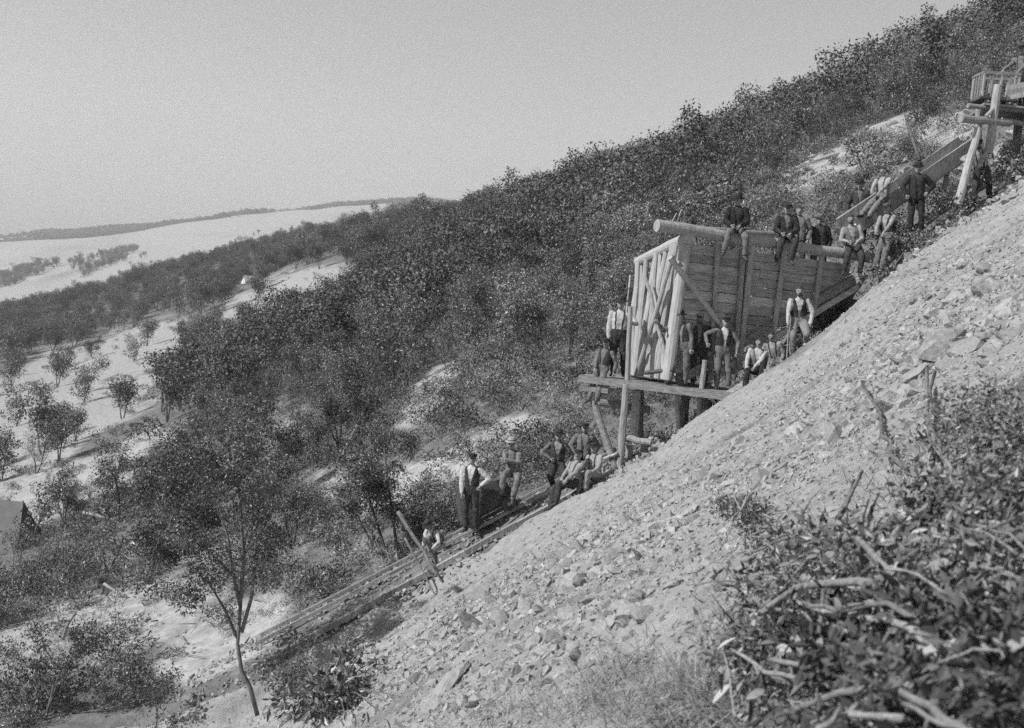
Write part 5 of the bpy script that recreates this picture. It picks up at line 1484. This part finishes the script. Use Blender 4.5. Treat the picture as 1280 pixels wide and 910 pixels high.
brush_bush(1100, 700, .87, 'pale drooping leaves beside the straight stick', 36, 48, [0, 2], 'leaf_pale', 400)
brush_bush(1160, 660, .9, 'withered leaves below the two bare poles', 44, 50, [0, 1, 2], 'leaf_pale', 450)
brush_bush(1040, 830, .85, 'broad pale leaves low in the middle of the brush', 40, 60, [0, 2, 3], 'leaf_shade', 500, fr=.1)
brush_bush(1180, 800, .84, 'dark mass of leaves at the right of the brush', 22, 70, [3, 0, 1], 'leaf_shade', 800, .05, fr=.16)
brush_bush(1250, 850, .8, 'dark leafy bush in the bottom right corner', 14, 60, [3, 0], 'leaf_shade', 900, .05, fr=.15)
brush_bush(1120, 885, .8, 'dark leaves along the bottom edge of the brush', 14, 60, [3, 3, 0], 'leaf_shade', 700, .05, fr=.1)
brush_bush(935, 840, .86, 'dark leafy twigs at the lower left of the brush', 26, 50, [3, 0, 1], 'leaf', 600, .04)
brush_bush(950, 665, .93, 'soft dark shrub at the upper left of the brush', 0, 36, [0], 'leaf_dark', 1500, .035, fr=.13)
brush_bush(1245, 560, .88, 'feathery grey shrub at the right edge above the brush', 0, 60, [0], 'leaf_pale', 3600, .035, stems=9, fr=.26)
brush_bush(1270, 640, .9, 'grey shrub at the right edge beside the crooked branch', 4, 50, [0], 'leaf', 1800, .04, stems=7, fr=.22)
brush_bush(1225, 730, .88, 'mixed pale leaves at the right of the brush pile', 28, 46, [0, 1, 2, 3], 'leaf_pale', 500)
brush_bush(1080, 770, .86, 'small leaves caught under the long arching branch', 44, 50, [0, 1, 2, 3], 'leaf', 600, .035)
# dark leafy bush growing on the near heap, left of centre
brush_bush(425, 868, .9, 'dark leafy bush growing at the bottom edge left of centre', 46, 62, [3, 3, 2], 'leaf_dark', 1500, .11, stems=12, fr=.36)
brush_bush(370, 892, .92, 'smaller dark bush at the bottom edge beside the larger one', 20, 34, [3, 3, 0], 'leaf_dark', 700, .11, stems=8, fr=.3)
# dry grass
def grass(n, boxes, label, lo, hi, w0, mat):
    V = []; 
    for (cx, cy, rx, ry, k) in boxes:
        for _ in range(k):
            px = random.gauss(cx, rx); py = random.gauss(cy, ry)
            if py > 960: continue
            V.append((px, py))
    vs = []; qs = []
    for (px, py) in V:
        h = hit(px, py)
        for _ in range(random.randint(3, 6)):
            a = random.uniform(0, 6.28); l = random.uniform(lo, hi); d = Vector((math.cos(a), math.sin(a), random.uniform(-.1, 1.1))).normalized()
            sd = d.cross(Vector((0, 0, 1))).normalized() * w0
            o = h + Vector((random.uniform(-.05, .05), random.uniform(-.05, .05), -.01)); k = len(vs)
            m_ = o + d * l * .55; t = o + d * l + Vector((0, 0, -l * .18))
            vs += [o - sd, o + sd, m_ + sd * .8, m_ - sd * .8, t + sd * .15, t - sd * .15]; qs += [(k, k + 1, k + 2, k + 3), (k + 3, k + 2, k + 4, k + 5)]
    o = link(bpy.data.objects.new('dry_grass', mesh_np('dry_grass', [tuple(v) for v in vs], qs, [M[mat]])))
    return tag(o, label, None, None, 'stuff')
grass(0, ((790, 858, 50, 26, 150), (865, 878, 45, 26, 150), (710, 892, 60, 16, 100), (600, 905, 60, 10, 30), (900, 800, 30, 40, 50), (960, 720, 40, 30, 50), (1130, 620, 60, 40, 90), (1230, 690, 40, 50, 60), (640, 900, 60, 14, 16), (1060, 580, 60, 30, 40)), 'dry grass and stalks along the near edge of the spoil', .06, .34, .0028, 'grass')
# twig litter under the brush
vs = []; qs = []
for _ in range(1500):
    px = random.uniform(880, 1290); py = random.uniform(560, 930)
    if (py - 470) * .72 + (px - 1230) * .69 < 0: continue
    h = hit(px, py); a = random.uniform(0, 6.28); l = random.uniform(.02, .09); d = Vector((math.cos(a), math.sin(a), random.uniform(-.1, .9))).normalized(); sd = d.cross(Vector((.2, .3, 1))).normalized() * random.uniform(.002, .012)
    k = len(vs); o = h + Vector((0, 0, .01)); vs += [o - sd, o + sd, o + d * l + sd * .4, o + d * l - sd * .4]; qs.append((k, k + 1, k + 2, k + 3))
tag(link(bpy.data.objects.new('twig_litter', mesh_np('twig_litter', [tuple(v) for v in vs], qs, [M['dead_leaf']]))), 'dry leaf and twig litter on the ground under the brush', None, None, 'stuff')
# ------------------------------------------------------------------ haze over the distance
HZ0 = float(gzv.min()) - 2; HZ1 = float(gzv.max()) + 25
HAZE = .00026
mb = MB(); x0, x1, y0, y1 = float(gx.min()) - 20, float(gx.max()) + 20, -60, 3340
mb.hexa([(x0, y0, HZ0), (x1, y0, HZ0), (x1, y1, HZ0), (x0, y1, HZ0), (x0, y0, HZ1), (x1, y0, HZ1), (x1, y1, HZ1), (x0, y1, HZ1)])
hm = bpy.data.materials.new('thin_haze'); hm.use_nodes = True
nt = hm.node_tree; nt.nodes.clear()
vo = nt.nodes.new('ShaderNodeVolumePrincipled'); vo.inputs['Color'].default_value = (.95, .95, .95, 1); vo.inputs['Density'].default_value = HAZE; vo.inputs['Anisotropy'].default_value = .2
om = nt.nodes.new('ShaderNodeOutputMaterial'); nt.links.new(vo.outputs[0], om.inputs['Volume'])
tag(mb.build('haze', hm), 'thin pale haze hanging over the distant country', kind='stuff')
